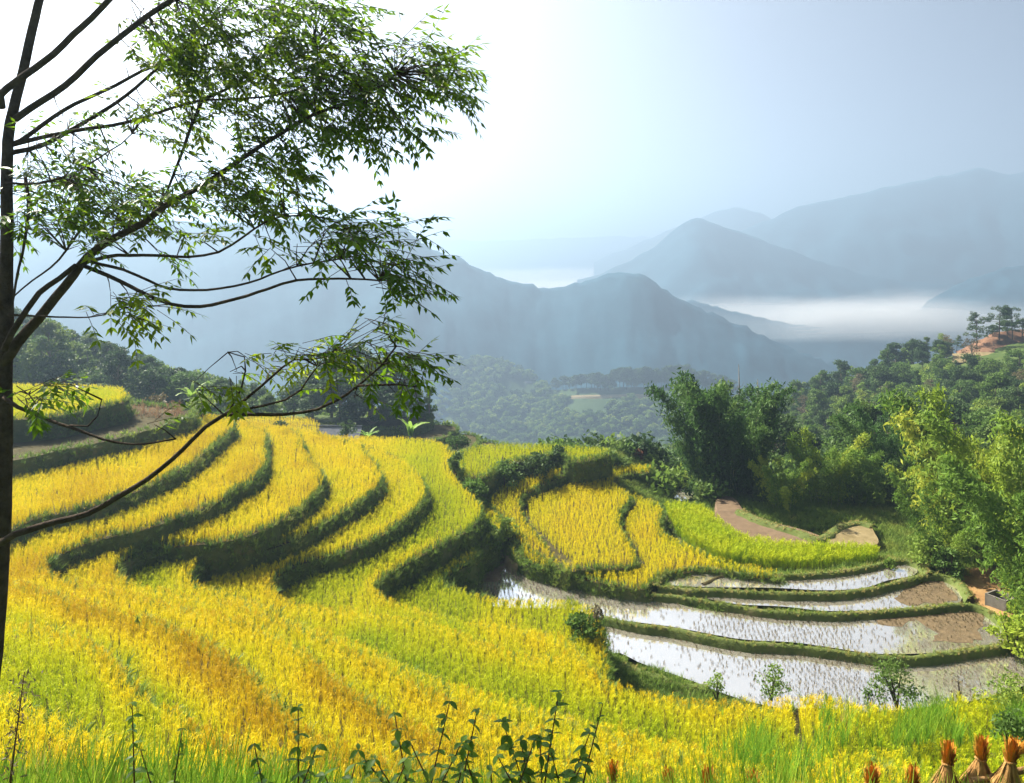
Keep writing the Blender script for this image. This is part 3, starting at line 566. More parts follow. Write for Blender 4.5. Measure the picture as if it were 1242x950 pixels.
# ---------------------------------------------------------------- grass on the risers and banks
for k in T:
    if k.startswith('K') or k == 'Q': continue
    d = T[k]; P = d['lip']; n = len(P)
    tg = np.gradient(P, axis=0); tg /= np.linalg.norm(tg, axis=1)[:, None] + 1e-9; nr = np.stack([tg[:, 1], -tg[:, 0]], 1)
    poly = d['poly']; area = 0.5 * np.sum(poly[:, 0] * np.roll(poly[:, 1], -1) - np.roll(poly[:, 0], -1) * poly[:, 1])
    if area < 0: nr = -nr
    hh = 1.3 if k in order else 1.6
    if k == 'I' or k == 'M3': hh = 3.0
    i = rng.integers(0, n, int(n * .5 * hh * 30)); t = np.where(rng.uniform(0, 1, len(i)) < .22, rng.uniform(-.12, .03, len(i)), rng.uniform(0, 1, len(i)))
    off = np.interp(t, [0, .2, .7, 1], [0.0, .1, .25, .4]) + rng.normal(0, .05, len(i))
    Q = np.column_stack([P[i] + nr[i] * off[:, None] + rng.normal(0, .12, (len(i), 2)), zp(d['pl'], P[i, 0], P[i, 1]) - d['soil'] + .05 - t * hh])
    Q = Q[in_view(Q, 60)]
    if k == 'N': Q = Q[rng.uniform(0, 1, len(Q)) < .25]
    if len(Q): BG.append((Q, rng.uniform(.55, 1.05, len(Q)), .38 + np.array([fbm(a, b, 3.1, .3, 3) for a, b in Q[:, :2]]) * .35 + rng.normal(0, .12, len(Q))))
Pb = np.vstack([b[0] for b in BG]); sb = np.concatenate([b[1] for b in BG]); rb = np.concatenate([b[2] for b in BG])
tag(scatter('bank_grass', Pb, 'bank', sb, rb, .3), 'dark green grass hanging on the terrace banks and bunds', 'grass', None, 'stuff')

# stubble rows in the flooded paddies
Q = []
for k in ('P1', 'P2', 'U1', 'U2'):
    z, P = POND[k]; lo, hi = P.min(0), P.max(0)
    X, Y = np.meshgrid(np.arange(lo[0], hi[0], .24), np.arange(lo[1], hi[1], .26)); X, Y = X.ravel(), Y.ravel()
    X = X + .25 * np.sin(Y * .6) + rng.normal(0, .035, len(X)); Y = Y + .3 * np.sin(X * .25) + rng.normal(0, .03, len(Y))
    q = np.column_stack([X, Y, np.full(len(X), z)]); q = q[in_view(q)]; q = q[inside(q[:, 0], q[:, 1], P)]
    nz = np.array([fbm(a, b, 2.2, .16, 3) for a, b in q[:, :2]])
    q = q[rng.uniform(0, 1, len(q)) < np.clip(.68 + nz * 1.2, .06, .97) * (1 if k[0] == 'P' else .5)]; Q.append(q)
Q = np.vstack(Q)
tag(scatter('rice_stubble', Q, 'stub', rng.uniform(.8, 1.35, len(Q)), .5, .15), 'rows of cut rice stubble standing in the flooded paddies', 'stubble', None, 'stuff')
# rough grass: the slope between the near step and the paddies, the gullies and the lower banks
Q = []
X = rng.uniform(-14, 45, 90000); Y = rng.uniform(26, 74, 90000)
z = ground_z(X, Y); P = np.column_stack([X, Y, z]); m = in_view(P, 40)
P = P[m]; ok = np.ones(len(P), bool)
for k, d in T.items(): ok &= ~inside(P[:, 0], P[:, 1], d['poly'])
for k, (zz, pp) in POND.items(): ok &= ~inside(P[:, 0], P[:, 1], pp)
P = P[ok]; 
nz = np.array([fbm(a, b, 5.5, .2, 3) for a, b in P[:, :2]])
u, v = uv_of(P); sandy = (u > 1120) & (v > 690)
keep = np.where(sandy, nz > .25, nz > -.45); P, nz, sandy = P[keep], nz[keep], sandy[keep]
tag(scatter('rough_grass', P, 'bank', rng.uniform(.7, 1.3, len(P)), .45 + nz * .3 + sandy * .45 + rng.normal(0, .1, len(P)), .25), 'rough grass on the slopes around the paddies', 'grass', None, 'stuff')
# dry corn on the bare strip
P = np.array([at(u, v, -11.5) for u, v in [(random.uniform(158, 222), 0) for _ in range(130)] for v in [random.uniform(500, 508)]])
P[:, 2] = -11.7
tag(scatter('dry_corn', P, 'corn', rng.uniform(.3, .62, len(P)), .5, .2), 'patch of reddish dry corn stalks on the bare strip', 'corn', None, 'stuff')
# ---------------------------------------------------------------- valley floor, ridges, sea of fog
V = []; G2 = np.concatenate([np.linspace(-26000, -1000, 20), np.linspace(-600, 600, 9), np.linspace(1000, 26000, 20)])
H2 = np.concatenate([np.linspace(-600, 380, 6), np.linspace(480, 2000, 12), np.linspace(2600, 34000, 24)])
XX, YY = np.meshgrid(G2 * .6, H2)
ZZ = np.where(YY < 420, -140 - np.abs(XX) * .002, -243.0) + np.array([fbm(a, b, 9, .0008, 3) for a, b in zip(XX.ravel(), YY.ravel())]).reshape(XX.shape) * 12
ii = np.arange(XX.size).reshape(XX.shape)
tag(link('valley_floor', mesh('valley_floor', np.column_stack([XX.ravel(), YY.ravel(), ZZ.ravel()]), np.stack([ii[:-1, :-1], ii[:-1, 1:], ii[1:, 1:], ii[1:, :-1]], -1).reshape(-1, 4).tolist(), M['ridge'], True)), 'wide wooded valley floor reaching to the horizon', 'valley', None, 'structure')
RIDGE = {}
def ridge(name, crest, zbot, run, label, step, seed, rough=6.0, gully=.16, back=.5, bumps=0.0, nrow=26):
    """a mountain: crest points (pixel row/column at a distance in metres) with a gullied front slope running down towards the valley"""
    if crest[0][2] > 1000:                 # far mountains
        k = .43 if crest[0][2] < 5000 else .36; crest = [(u, v, d * k) for u, v, d in crest]; zbot *= k; run *= k; step *= k; rough *= .6; bumps *= .55
    else: crest = [(u, v, d * 1.4) for u, v, d in crest]; zbot *= 1.4; run *= 1.35
    C3 = np.array([atd(u, v, d) for u, v, d in crest]); L = np.hypot(np.diff(C3[:, 0]), np.diff(C3[:, 1])); s = np.concatenate([[0], np.cumsum(L)])
    n = int(s[-1] / step) + 1; q = np.linspace(0, s[-1], n)
    P = spline(C3, step); sp = np.concatenate([[0], np.cumsum(np.linalg.norm(np.diff(P[:, :2], axis=0), axis=1))]); q = np.linspace(0, sp[-1], n)
    X, Y, Z = [np.interp(q, sp, P[:, i]) for i in range(3)]
    ts = np.concatenate([np.linspace(-back, 0, 7)[:-1], np.linspace(0, 1, nrow) ** 1.25])
    V = []
    for t in ts:
        for i in range(n):
            x, y, z0 = X[i], Y[i], Z[i]; a = abs(t)
            dx = x / math.hypot(x, y); dy = y / math.hypot(x, y)
            px, py = x - dx * t * run, y - dy * t * run
            h = z0 + (zbot - z0) * (1 - (1 - a) ** 1.35 if t > 0 else min(1, a * 1.6))
            g = fbm(px, py * 1.0, seed, 2.6 / run, 5)
            r = noise.ridged_multi_fractal(Vector((px * 1.6 / run + .3 * g, py * 1.1 / run, seed)), 1, 2, 4, 1, 2) - 1.2
            w = min(1, a * 5)
            h += (z0 - zbot) * gully * (r * .6 + g * .6) * w * (1 - a * .6)
            h += rough * fbm(px, py, seed + 3, 1 / 60.0, 4) * (0.4 + .6 * w)
            if bumps: h += bumps * abs(noise.noise(Vector((px / bumps * .55, py / bumps * .55, seed)))) * 1.4
            V.append((px, py, h))
    ii = np.arange(len(ts) * n).reshape(len(ts), n)
    Fq = np.stack([ii[:-1, :-1], ii[1:, :-1], ii[1:, 1:], ii[:-1, 1:]], -1).reshape(-1, 4)
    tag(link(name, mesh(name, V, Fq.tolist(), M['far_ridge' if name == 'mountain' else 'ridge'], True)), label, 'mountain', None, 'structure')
    RIDGE[label] = np.array(V).reshape(len(ts), n, 3); return RIDGE[label]
near = ridge('hill', [(330, 520, 600), (420, 492, 600), (470, 470, 600), (520, 446, 600), (560, 438, 600), (600, 439, 600), (640, 455, 590), (668, 472, 560), (700, 471, 530), (760, 470, 520), (830, 470, 510), (880, 478, 510), (930, 500, 520), (1000, 520, 540), (1100, 540, 560)], -150, 260, 'near hazy wooded ridge with a road and pines along its crest', 5, 2, 1.5, .10, .8, 0)
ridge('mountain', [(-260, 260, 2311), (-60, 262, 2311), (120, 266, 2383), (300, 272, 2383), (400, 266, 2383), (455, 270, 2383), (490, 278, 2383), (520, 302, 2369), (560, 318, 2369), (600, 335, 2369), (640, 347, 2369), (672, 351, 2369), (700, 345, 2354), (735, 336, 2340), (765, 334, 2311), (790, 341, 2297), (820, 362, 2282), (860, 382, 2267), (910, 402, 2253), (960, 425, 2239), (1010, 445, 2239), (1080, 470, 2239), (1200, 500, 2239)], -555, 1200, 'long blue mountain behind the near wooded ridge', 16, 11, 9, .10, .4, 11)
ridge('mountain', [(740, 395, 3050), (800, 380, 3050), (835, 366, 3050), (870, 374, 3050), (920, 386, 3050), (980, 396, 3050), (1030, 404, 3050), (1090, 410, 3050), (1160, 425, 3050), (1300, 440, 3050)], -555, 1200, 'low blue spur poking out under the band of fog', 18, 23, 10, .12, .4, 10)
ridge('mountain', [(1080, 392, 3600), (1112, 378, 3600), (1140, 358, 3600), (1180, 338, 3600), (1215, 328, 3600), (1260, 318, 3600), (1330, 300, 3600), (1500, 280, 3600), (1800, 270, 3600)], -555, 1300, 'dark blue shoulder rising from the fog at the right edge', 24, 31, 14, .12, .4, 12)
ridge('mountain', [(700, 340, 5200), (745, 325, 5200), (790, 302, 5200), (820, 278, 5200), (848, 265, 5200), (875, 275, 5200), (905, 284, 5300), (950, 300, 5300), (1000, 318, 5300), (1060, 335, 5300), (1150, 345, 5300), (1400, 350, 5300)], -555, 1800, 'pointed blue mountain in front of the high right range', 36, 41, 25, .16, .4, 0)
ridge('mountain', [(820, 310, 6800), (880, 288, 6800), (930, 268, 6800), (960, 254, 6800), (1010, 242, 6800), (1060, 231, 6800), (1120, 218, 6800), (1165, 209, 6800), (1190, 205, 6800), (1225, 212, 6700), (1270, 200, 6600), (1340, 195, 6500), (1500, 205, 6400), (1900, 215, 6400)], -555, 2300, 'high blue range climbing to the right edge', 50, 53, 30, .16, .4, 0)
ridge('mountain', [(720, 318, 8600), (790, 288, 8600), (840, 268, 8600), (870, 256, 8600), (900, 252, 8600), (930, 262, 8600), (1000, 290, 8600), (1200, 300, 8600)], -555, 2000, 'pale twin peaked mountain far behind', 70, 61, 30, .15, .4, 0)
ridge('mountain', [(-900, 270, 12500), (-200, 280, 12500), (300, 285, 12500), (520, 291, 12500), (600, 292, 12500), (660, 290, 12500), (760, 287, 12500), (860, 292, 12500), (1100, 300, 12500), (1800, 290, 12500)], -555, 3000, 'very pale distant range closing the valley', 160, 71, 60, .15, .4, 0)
def fog_bank(x0, x1, y0, y1, z, nx_, ny_, layers, dz, amp, seed, label):
    """drifting fog as a pile of thin veils: each higher veil covers less, so the top is ragged and soft"""
    X, Y = np.meshgrid(np.linspace(x0, x1, nx_), np.linspace(y0, y1, ny_)); V, A, Fq = [], [], []; ii = np.arange(X.size).reshape(X.shape)
    hx = np.array([fbm(a * .55 + b * .35, b, seed, 1 / 600.0, 4) + .22 * fbm(a, b, seed + 3, 1 / 170.0, 3) for a, b in zip(X.ravel(), Y.ravel())])
    ed = np.minimum.reduce([(X - x0), (x1 - X), (Y - y0) * 1.5, (y1 - Y)]).ravel() / 500.0; ed = np.clip(ed, 0, 1)
    for k in range(layers):
        t = k / (layers - 1); th = np.clip((hx - (t * 1.45 - 1.1)) * 1.1, 0, 1) * (.6 - .3 * t) * ed
        V.append(np.column_stack([X.ravel(), Y.ravel(), z + k * dz + hx * amp])); A.append(th)
        Fq += (np.stack([ii[:-1, :-1], ii[:-1, 1:], ii[1:, 1:], ii[1:, :-1]], -1).reshape(-1, 4) + k * X.size).tolist()
    me = mesh('valley_fog', np.vstack(V), Fq, M['fog'], True); at_ = me.attributes.new('thick', 'FLOAT', 'POINT'); at_.data.foreach_set('value', np.concatenate(A).astype(np.float32))
    tag(link('valley_fog', me), label, 'fog', None, 'stuff')
fog_bank(-1700, 3600, 1130, 5600, -134, 150, 130, 15, 4.2, 12, 4, 'soft white fog drifting through the valley between the blue mountains')

# closed box of hazy air round everything
m, nt, N, L, out = new_mat('hazy_air'); pv = N.new("ShaderNodeVolumePrincipled")
pv.inputs['Color'].default_value = (0.405, 0.575, 0.79, 1); pv.inputs['Density'].default_value = 7.2e-4; pv.inputs['Anisotropy'].default_value = 0.50
L.new(pv.outputs[0], out.inputs['Volume'])
b = MB(); b.box((0, 6500, 0), (26000, 19000, 570)); hz = link('haze', b.me('haze', m)); tag(hz, 'pale blue morning haze filling the valley', 'haze', None, 'stuff')
# ---------------------------------------------------------------- trees: tapered trunk with limbs, crown of many small leaf faces
def leaf_cloud(C0, nrm_bias, size, asp, r, droop=0.0):
    n = len(C0); d = r.normal(0, 1, (n, 3)); d[:, 2] -= droop; d /= np.linalg.norm(d, axis=1)[:, None]
    up = r.normal(0, 1, (n, 3)) + np.array([0, 0, nrm_bias]); s = np.cross(d, up); s /= np.linalg.norm(s, axis=1)[:, None] + 1e-9
    sz = (size * r.uniform(.6, 1.35, n))[:, None]
    a = C0 - d * sz / 2; c = C0 + d * sz / 2; w = s * sz * asp / 2
    return np.stack([a, C0 - w - d * sz * .06, c, C0 + w - d * sz * .06], 1)
def crown_pts(r, clumps, per, spread):
    out = []
    for (x, y, z, rad) in clumps:
        n = int(per * rad ** 1.6); q = r.normal(0, 1, (n, 3)); q /= np.linalg.norm(q, axis=1)[:, None]
        q *= (rad * (r.uniform(.25, 1.0, n) ** .5) * r.uniform(.8, 1.15, n))[:, None]; q[:, 2] *= .75
        q[:, 2] = np.where(q[:, 2] < -.3 * rad, q[:, 2] * .5, q[:, 2]); out.append(q + (x, y, z))
    return np.vstack(out)
def broadleaf(seed, h, w, mat, leaf=.42, per=150, low=.25, pointy=0.0, nclump=22):
    r = np.random.default_rng(seed); b = MB()
    lean = r.normal(0, .04, 2) * h
    b.tube([(0, 0, -.8), (lean[0] * .2, lean[1] * .2, h * .25), (lean[0] * .6, lean[1] * .6, h * .55), (lean[0], lean[1], h * .9)], [h * .022, h * .018, h * .012, h * .003], 6)
    cl = []
    for i in range(nclump):
        t = r.uniform(low, 1); az = r.uniform(0, 6.283); prof = math.sin(math.pi * min(1, (t - low) / (1 - low) * .82 + .16)) ** .7
        if pointy: prof = prof * (1 - pointy) + pointy * (1.05 - t)
        rr = w * .5 * prof * r.uniform(.35, 1.0)
        c = (rr * math.cos(az) + lean[0] * t, rr * math.sin(az) + lean[1] * t, h * t * .94, w * r.uniform(.13, .24)); cl.append(c)
        b.tube([(lean[0] * t * .7, lean[1] * t * .7, h * max(.15, t - .22)), ((c[0] + lean[0] * t) * .5, (c[1] + lean[1] * t) * .5, h * (t - .1)), c[:3]], [h * .007, h * .005, h * .002], 4, cap=False)
    q = leaf_cloud(crown_pts(r, cl, per, 1), 1.2, leaf, .55, r)
    return b.me('trunk', M['pale_bark'], True), quads_mesh('crown', q, M[mat])
def pine(seed, h, w, mat='wood_dark', leaf=.45, bare=.45):
    r = np.random.default_rng(seed); b = MB(); lx = r.normal(0, .05) * h
    b.tube([(0, 0, -.6), (lx * .4, 0, h * .5), (lx, 0, h)], [h * .02, h * .014, h * .004], 6); cl = []
    for t in np.linspace(bare, 1, 7):
        for k in range(3):
            az = r.uniform(0, 6.28); rr = w * .5 * (1.15 - t) / (1.15 - bare) * r.uniform(.4, 1.1) + .1 * w
            c = (lx * t + rr * math.cos(az), rr * math.sin(az), h * t + r.normal(0, .03) * h, w * r.uniform(.13, .2)); cl.append(c)
            b.tube([(lx * t, 0, h * (t - .05)), c[:3]], [h * .006, h * .002], 4, cap=False)
    p = crown_pts(r, cl, 110, 1); q = leaf_cloud(p, 1.0, leaf, .4, r)
    return b.me('trunk', M['bark'], True), quads_mesh('crown', q, M[mat])
KIND = {}
def kind(key, meshes, h): KIND[key] = (meshes, h)
kind('dark', [broadleaf(1, 8, 6, 'wood_dark'), broadleaf(2, 9, 5.5, 'wood_dark', low=.18), broadleaf(3, 8, 7, 'wood_dark')], 8)
kind('mid', [broadleaf(4, 8, 6, 'wood_mid'), broadleaf(5, 9, 5, 'wood_mid', low=.15), broadleaf(6, 7, 7, 'wood_mid')], 8)
kind('light', [broadleaf(7, 7, 5.5, 'wood_light', low=.1), broadleaf(8, 8, 4.5, 'wood_light', low=.1)], 8)
kind('dry', [broadleaf(9, 7.5, 5, 'wood_dry', .35, 60), broadleaf(10, 8.5, 4.5, 'wood_dry', .35, 60)], 8)
kind('tall', [broadleaf(11, 12, 5, 'wood_dark', low=.3, pointy=.5), broadleaf(12, 11, 4.5, 'wood_mid', low=.3, pointy=.6)], 12)
kind('pine', [pine(13, 10, 5.5), pine(14, 10, 6.5, bare=.55), pine(15, 9, 5)], 10)
kind('farpine', [pine(16, 10, 6.5, 'wood_dark', 1.0, .5), pine(17, 9, 6, 'wood_dark', 1.0, .45)], 10)
def tree(k, x, y, h, label, group=None, cat='tree', z=None, i=None, name='tree', wide=1.0):
    ms, h0 = KIND[k]; tm, cm = ms[random.randrange(len(ms)) if i is None else i % len(ms)]
    s = h / h0; z = tz(x, y) if z is None else z
    o = empty(name, (x, y, z - .1), random.uniform(0, 6.28)); o.scale = (s * wide, s * wide, s)
    link('trunk', tm, o); link('crown', cm, o); return tag(o, label, cat, group)
def place(u, v_top, d, k, label, group=None, wide=1.0, hmin=3.0, hmax=16, **kw):
    """tree whose foot stands on the ground at distance d in column u and whose top reaches row v_top"""
    x = (u - CU) / F * d; z = tz(x, d); h = -(v_top - HV) / F * d - z
    return tree(k, x, d, min(hmax, max(hmin, h)), label, group, wide=wide, **kw)
# wooded hillside on the right, below the orange road cut
R1 = 'trees covering the hillside below the orange road cut'
LB = dict(dark='dark green leafy tree in the wood on the hillside below the orange road cut', mid='mid green leafy tree in the wood on the hillside below the orange road cut',
          light='light green leafy tree in the wood on the hillside below the orange road cut', dry='brownish thin tree in the wood on the hillside below the orange road cut', tall='tall pointed tree in the wood on the hillside below the orange road cut')
used = []
LOOK = dict(dark='dark green leafy tree', mid='mid green leafy tree', light='light green leafy tree', dry='brownish thin tree', tall='tall pointed tree')
def zone_label(k, u, vb):
    a = 'behind the big dark bamboo' if u < 955 else 'above the deep green bamboo' if u < 1055 else 'above the dark upright bamboo' if u < 1115 else 'above the tall yellow bamboo' if u < 1180 else 'below the orange road cut' if u < 1245 else 'by the right edge past the road cut'
    t = (vb - crestv(u)) / (600 - crestv(u)); b = 'just under the crest' if t < .22 else 'halfway up the hillside' if t < .5 else 'low on the hillside'
    return f'{LOOK[k]} {b} {a}'
def free(x, y, gap):
    if all((x - a) ** 2 + (y - b) ** 2 > gap * gap for a, b in used): used.append((x, y)); return True
    return False
crestv = lambda u: np.interp(u, [850, 930, 1000, 1050, 1100, 1140, 1175, 1200, 1242, 1330], [490, 476, 462, 436, 414, 412, 425, 428, 425, 400])
n = 0
for _ in range(4000):
    d = random.uniform(84, 236); u = random.uniform(850, 1330); x = (u - CU) / F * d
    if u < 930 and d < 175: continue
    z = tz(x, d); vb = HV - z / d * F
    if not (crestv(u) + 6 < vb < 600): continue
    if 1165 < u < 1300 and vb < 446: continue
    if not free(x, d, 4.3 + (d - 84) * .008): continue
    k = random.choices(['dark', 'mid', 'light', 'dry', 'tall'], [.28, .36, .2, .1, .06])[0]
    h = random.uniform(4.5, 8.5); h = min(h, (vb - crestv(u) + 14) / F * d + 2)
    tree(k, x, d, max(3.5, h), zone_label(k, u, vb), R1); n += 1
    if n >= 210: break
# crest of that hillside
for u, vt, d, k, l in [(1108, 408, 222, 'dark', 'broad dark tree topping the crest of the right hillside'), (1124, 404, 222, 'tall', 'pointed dark tree on the hillside crest beside the broad dark one'), (1145, 406, 220, 'tall', 'pointed tree on the crest nearest to the pale road'), (1086, 418, 224, 'dark', 'lower dark tree on the crest where the hillside begins to fall'), (1062, 436, 228, 'mid', 'round mid green tree on the falling crest above the bamboo'), (1160, 411, 218, 'pine', 'slim pine on the crest beside the road cut'), (1040, 447, 228, 'mid', 'small crest tree standing below the round mid green one'), (990, 458, 232, 'mid', 'round grey green tree at the low end of the crest')]:
    place(u, vt, d, k, l, hmin=5)
# hazy wood on the left, behind the topmost terrace
L1 = 'trees of the hazy wood behind the topmost green terrace'
topv = lambda u: np.interp(u, [-150, 0, 30, 60, 100, 150, 200, 250, 300, 345], [350, 368, 374, 388, 402, 420, 440, 452, 462, 480])
n = 0
for _ in range(3000):
    d = random.uniform(88, 132); u = random.uniform(-140, 345); x = (u - CU) / F * d
    z = tz(x, d); vb = HV - z / d * F
    if not free(x, d, 3.4): continue
    hm = (vb - topv(u) - random.uniform(-4, 12)) / F * d
    if hm < 2.5: continue
    k = random.choices(['dark', 'mid', 'light', 'tall'], [.42, .38, .1, .1])[0]
    h = min(hm, random.uniform(5, 8.5))
    tree(k, x, d, h, {'dark': 'dark green', 'mid': 'mid green', 'light': 'light green', 'tall': 'pointed'}[k] + ' tree at the ' + ('front' if d < 103 else 'middle' if d < 118 else 'back') + ' of the hazy wood behind the ' + ('big near trunk' if u < 30 else 'topmost green terrace' if u < 150 else 'dry corn patch' if u < 235 else 'golden terrace crest'), L1); n += 1
    if n >= 95: break
# dark grove on the nose
for i, (u, vt, d, k, l) in enumerate([(356, 462, 100, 'dark', 'leftmost low dark tree of the grove above the grey roof'), (378, 446, 102, 'dark', 'dark tree of the grove beside its low left edge'), (402, 430, 104, 'dark', 'rounded dark tree in the left half of the grove'), (425, 421, 105, 'dark', 'tallest dark tree at the centre of the grove'), (448, 425, 104, 'dark', 'dark tree just past the centre of the grove'), (470, 430, 103, 'dark', 'dark bushy tree in the right half of the grove'), (412, 455, 98, 'dark', 'lower dark tree in front of the grove centre'), (450, 460, 97, 'dark', 'lower dark tree in the front right of the grove'), (380, 468, 96, 'dark', 'lower dark tree in the front left of the grove'), (490, 440, 102, 'tall', 'slim tree with a bare trunk near the right end of the grove'), (506, 450, 101, 'tall', 'slim tree second from the right end of the grove'), (520, 458, 100, 'tall', 'small slim tree ending the grove on the right')]):
    place(u, vt, d, k, l, wide=1.25 if k == 'dark' else .9, hmin=4)
for u, vt, d, l in [(1222, 384, 207, 'bushy dark tree crowning the orange road cut'), (1240, 386, 206, 'second bushy tree crowning the road cut at the picture edge'), (1204, 393, 209, 'low bush like tree at the left shoulder of the road cut'), (1262, 384, 206, 'bushy tree on the road cut just past the picture edge')]:
    x = (u - CU) / F * d; zb = atd(u, 405, d)[2]; tree('dark', x, d, max(3.2, atd(u, vt, d)[2] - zb), l, z=zb - .4, wide=1.3)
# tall bare stemmed trees by the road cut
RC = [(1185, 384, 205, 'tall leaning pine beside the orange road cut'), (1212, 373, 202, 'dark pine standing on top of the orange road cut'), (1228, 374, 201, 'second dark pine on top of the orange road cut'), (1250, 380, 200, 'dark pine on the road cut at the picture edge')]
for u, vt, d, l in RC:
    x = (u - CU) / F * d; zb = atd(u, 408 if u > 1195 else 428, d)[2]; tree('pine', x, d, (zb - atd(u, vt, d)[2]) * -1 if False else atd(u, vt, d)[2] - zb + .5, l, z=zb - .3, cat='pine tree', name='pine_tree')
# road cut: bare orange bank, pale road and its shelf
def bank(name, rows, mat, label, seed, amp=.5, cat='bank'):
    V, Fc = [], []; n = len(rows[0]); sub = []
    for r_ in rows: sub.append(spline([atd(*p) for p in r_], 1.2))
    m_ = min(len(s) for s in sub); sub = [np.array([np.interp(np.linspace(0, 1, m_), np.linspace(0, 1, len(s)), s[:, i]) for i in range(3)]).T for s in sub]
    rr = []
    for a, b_ in zip(sub[:-1], sub[1:]):
        for t in np.linspace(0, 1, 6)[:-1]: rr.append(a * (1 - t) + b_ * t)
    rr.append(sub[-1]); A = np.array(rr)
    V = [(p[0] + fbm(p[0], p[2] * 2, seed, .4, 3) * amp, p[1] + fbm(p[0], p[2] * 2, seed + 4, .5, 4) * amp * 2, p[2] + fbm(p[0], p[1], seed + 7, .4, 3) * amp * .4) for p in A.reshape(-1, 3)]
    ii = np.arange(len(V)).reshape(len(rr), m_)
    return tag(link(name, mesh(name, V, np.stack([ii[:-1, :-1], ii[1:, :-1], ii[1:, 1:], ii[:-1, 1:]], -1).reshape(-1, 4).tolist(), M[mat], True)), label, cat, None, 'structure')
bank('road_cut', [[(1165, 424, 212), (1190, 412, 211), (1210, 402, 210), (1240, 400, 209), (1300, 392, 208), (1380, 385, 208)], [(1160, 428, 206), (1190, 421, 205), (1210, 421, 204), (1240, 424, 203), (1300, 422, 202), (1380, 420, 202)], [(1158, 429.5, 203), (1190, 427, 201), (1210, 428, 200), (1240, 429, 199), (1300, 428, 198), (1380, 426, 198)]], 'redearth', 'steep bare orange earth bank cut above the hill road', 3, .7)
bank('hill_road', [[(1155, 429, 203), (1190, 427, 201), (1210, 427.5, 200), (1240, 428.5, 199), (1300, 427.5, 198), (1380, 425.5, 198)], [(1155, 432, 200), (1190, 431, 198), (1210, 431.5, 197), (1240, 433, 196), (1300, 432, 195), (1380, 430, 195)], [(1155, 440, 196), (1190, 440, 194), (1210, 441, 193), (1240, 442, 192), (1300, 442, 191), (1380, 440, 191)]], 'tan', 'pale dirt road running below the orange bank', 5, .2, 'road')
bank('landslip', [[(1210, 455, 186), (1228, 446, 186), (1246, 448, 186)], [(1206, 470, 178), (1226, 470, 178), (1250, 470, 178)]], 'redearth', 'small bare earth scar on the wooded hillside below the road', 8, .5)
bank('retaining_bank', [[(1178, 555, 84), (1200, 553, 84), (1225, 553, 84), (1260, 554, 84)], [(1178, 572, 83), (1200, 570, 83), (1225, 570, 83), (1260, 571, 83)]], 'earth', 'brown earth bank showing between the bamboo clumps', 9, .3)
# pines along the crest of the near ridge, road and little house
cr_ = near[6]
def ridge_z(u, d0=None):
    uu = CU + cr_[:, 0] / cr_[:, 1] * F; o = np.argsort(uu); return [np.interp(u, uu[o], cr_[o, i]) for i in range(3)]
P1G = 'pines in a row along the crest of the near hazy ridge'
for i in range(46):
    u = np.interp(i, [0, 45], [672, 890]) + random.uniform(-2.5, 2.5); x, y, z = ridge_z(u); ff = random.uniform(-4, 10)
    tree('farpine', x - x / y * ff, y - ff, np.interp(u, [672, 700, 760, 850, 892], [12, 14, 20, 21, 13]) * random.uniform(.75, 1.12), ('lower pine in the thin left end' if u < 715 else 'pine in the left half' if u < 780 else 'tall pine in the right half' if u < 855 else 'shorter pine in the falling right end') + ' of the crest row on the near hazy ridge', P1G, 'pine tree', z=z - 1.2 - max(0, ff) * .3, name='pine_tree', wide=1.15)
P = np.array([ridge_z(u) for u in np.arange(660, 900, 2.0)]); b = MB()
rv = []
for p in P:
    for dd, dz in ((14, -4.0), (19, -4.6), (22, -7.6)): rv.append((p[0] * (1 - dd / p[1]), p[1] - dd, p[2] + dz))
tag(link('ridge_road', mesh('ridge_road', rv, [(3 * i + k, 3 * i + k + 1, 3 * i + k + 4, 3 * i + k + 3) for i in range(len(P) - 1) for k in range(2)], M['tan'])), 'pale road running below the pines on the near ridge', 'road', None, 'structure')
def house(name, x, y, z, w, dpt, hgt, rh, rz, label, wall='plaster', cat='house', over=.35):
    o = empty(name, (x, y, z), rz); b = MB(); b.box((0, 0, hgt / 2), (w, dpt, hgt))
    b.add([(-w / 2, -dpt / 2, hgt), (-w / 2, dpt / 2, hgt), (-w / 2, 0, hgt + rh)], [(0, 1, 2)]); b.add([(w / 2, -dpt / 2, hgt), (w / 2, dpt / 2, hgt), (w / 2, 0, hgt + rh)], [(0, 2, 1)])
    link('wall', b.me('wall', M[wall]), o)
    for s in (-1, 1):
        e = dpt / 2 + over; ez = hgt - rh * over / (dpt / 2) + .03; b = MB(); X = w / 2 + over
        b.add([(-X, s * e, ez), (X, s * e, ez), (X, 0, hgt + rh + .03), (-X, 0, hgt + rh + .03), (-X, s * e, ez + .12), (X, s * e, ez + .12), (X, 0, hgt + rh + .15), (-X, 0, hgt + rh + .15)], [(0, 1, 2, 3), (4, 7, 6, 5), (0, 4, 5, 1), (0, 3, 7, 4), (1, 5, 6, 2), (2, 6, 7, 3)])
        link('roof_slope', b.me('roof_slope', M['slate']), o)
    b = MB(); b.tube([(-w / 2 - over, 0, hgt + rh + .16), (w / 2 + over, 0, hgt + rh + .16)], .1, 6); link('roof_ridge', b.me('roof_ridge', M['slate']), o)
    return tag(o, label, cat)
hx = ridge_z(640); house('house', hx[0], hx[1] - 16, hx[2] - 8, 7, 5, 3, 1.6, .3, 'tiny white house on the slope of the near hazy ridge')
b = MB(); 
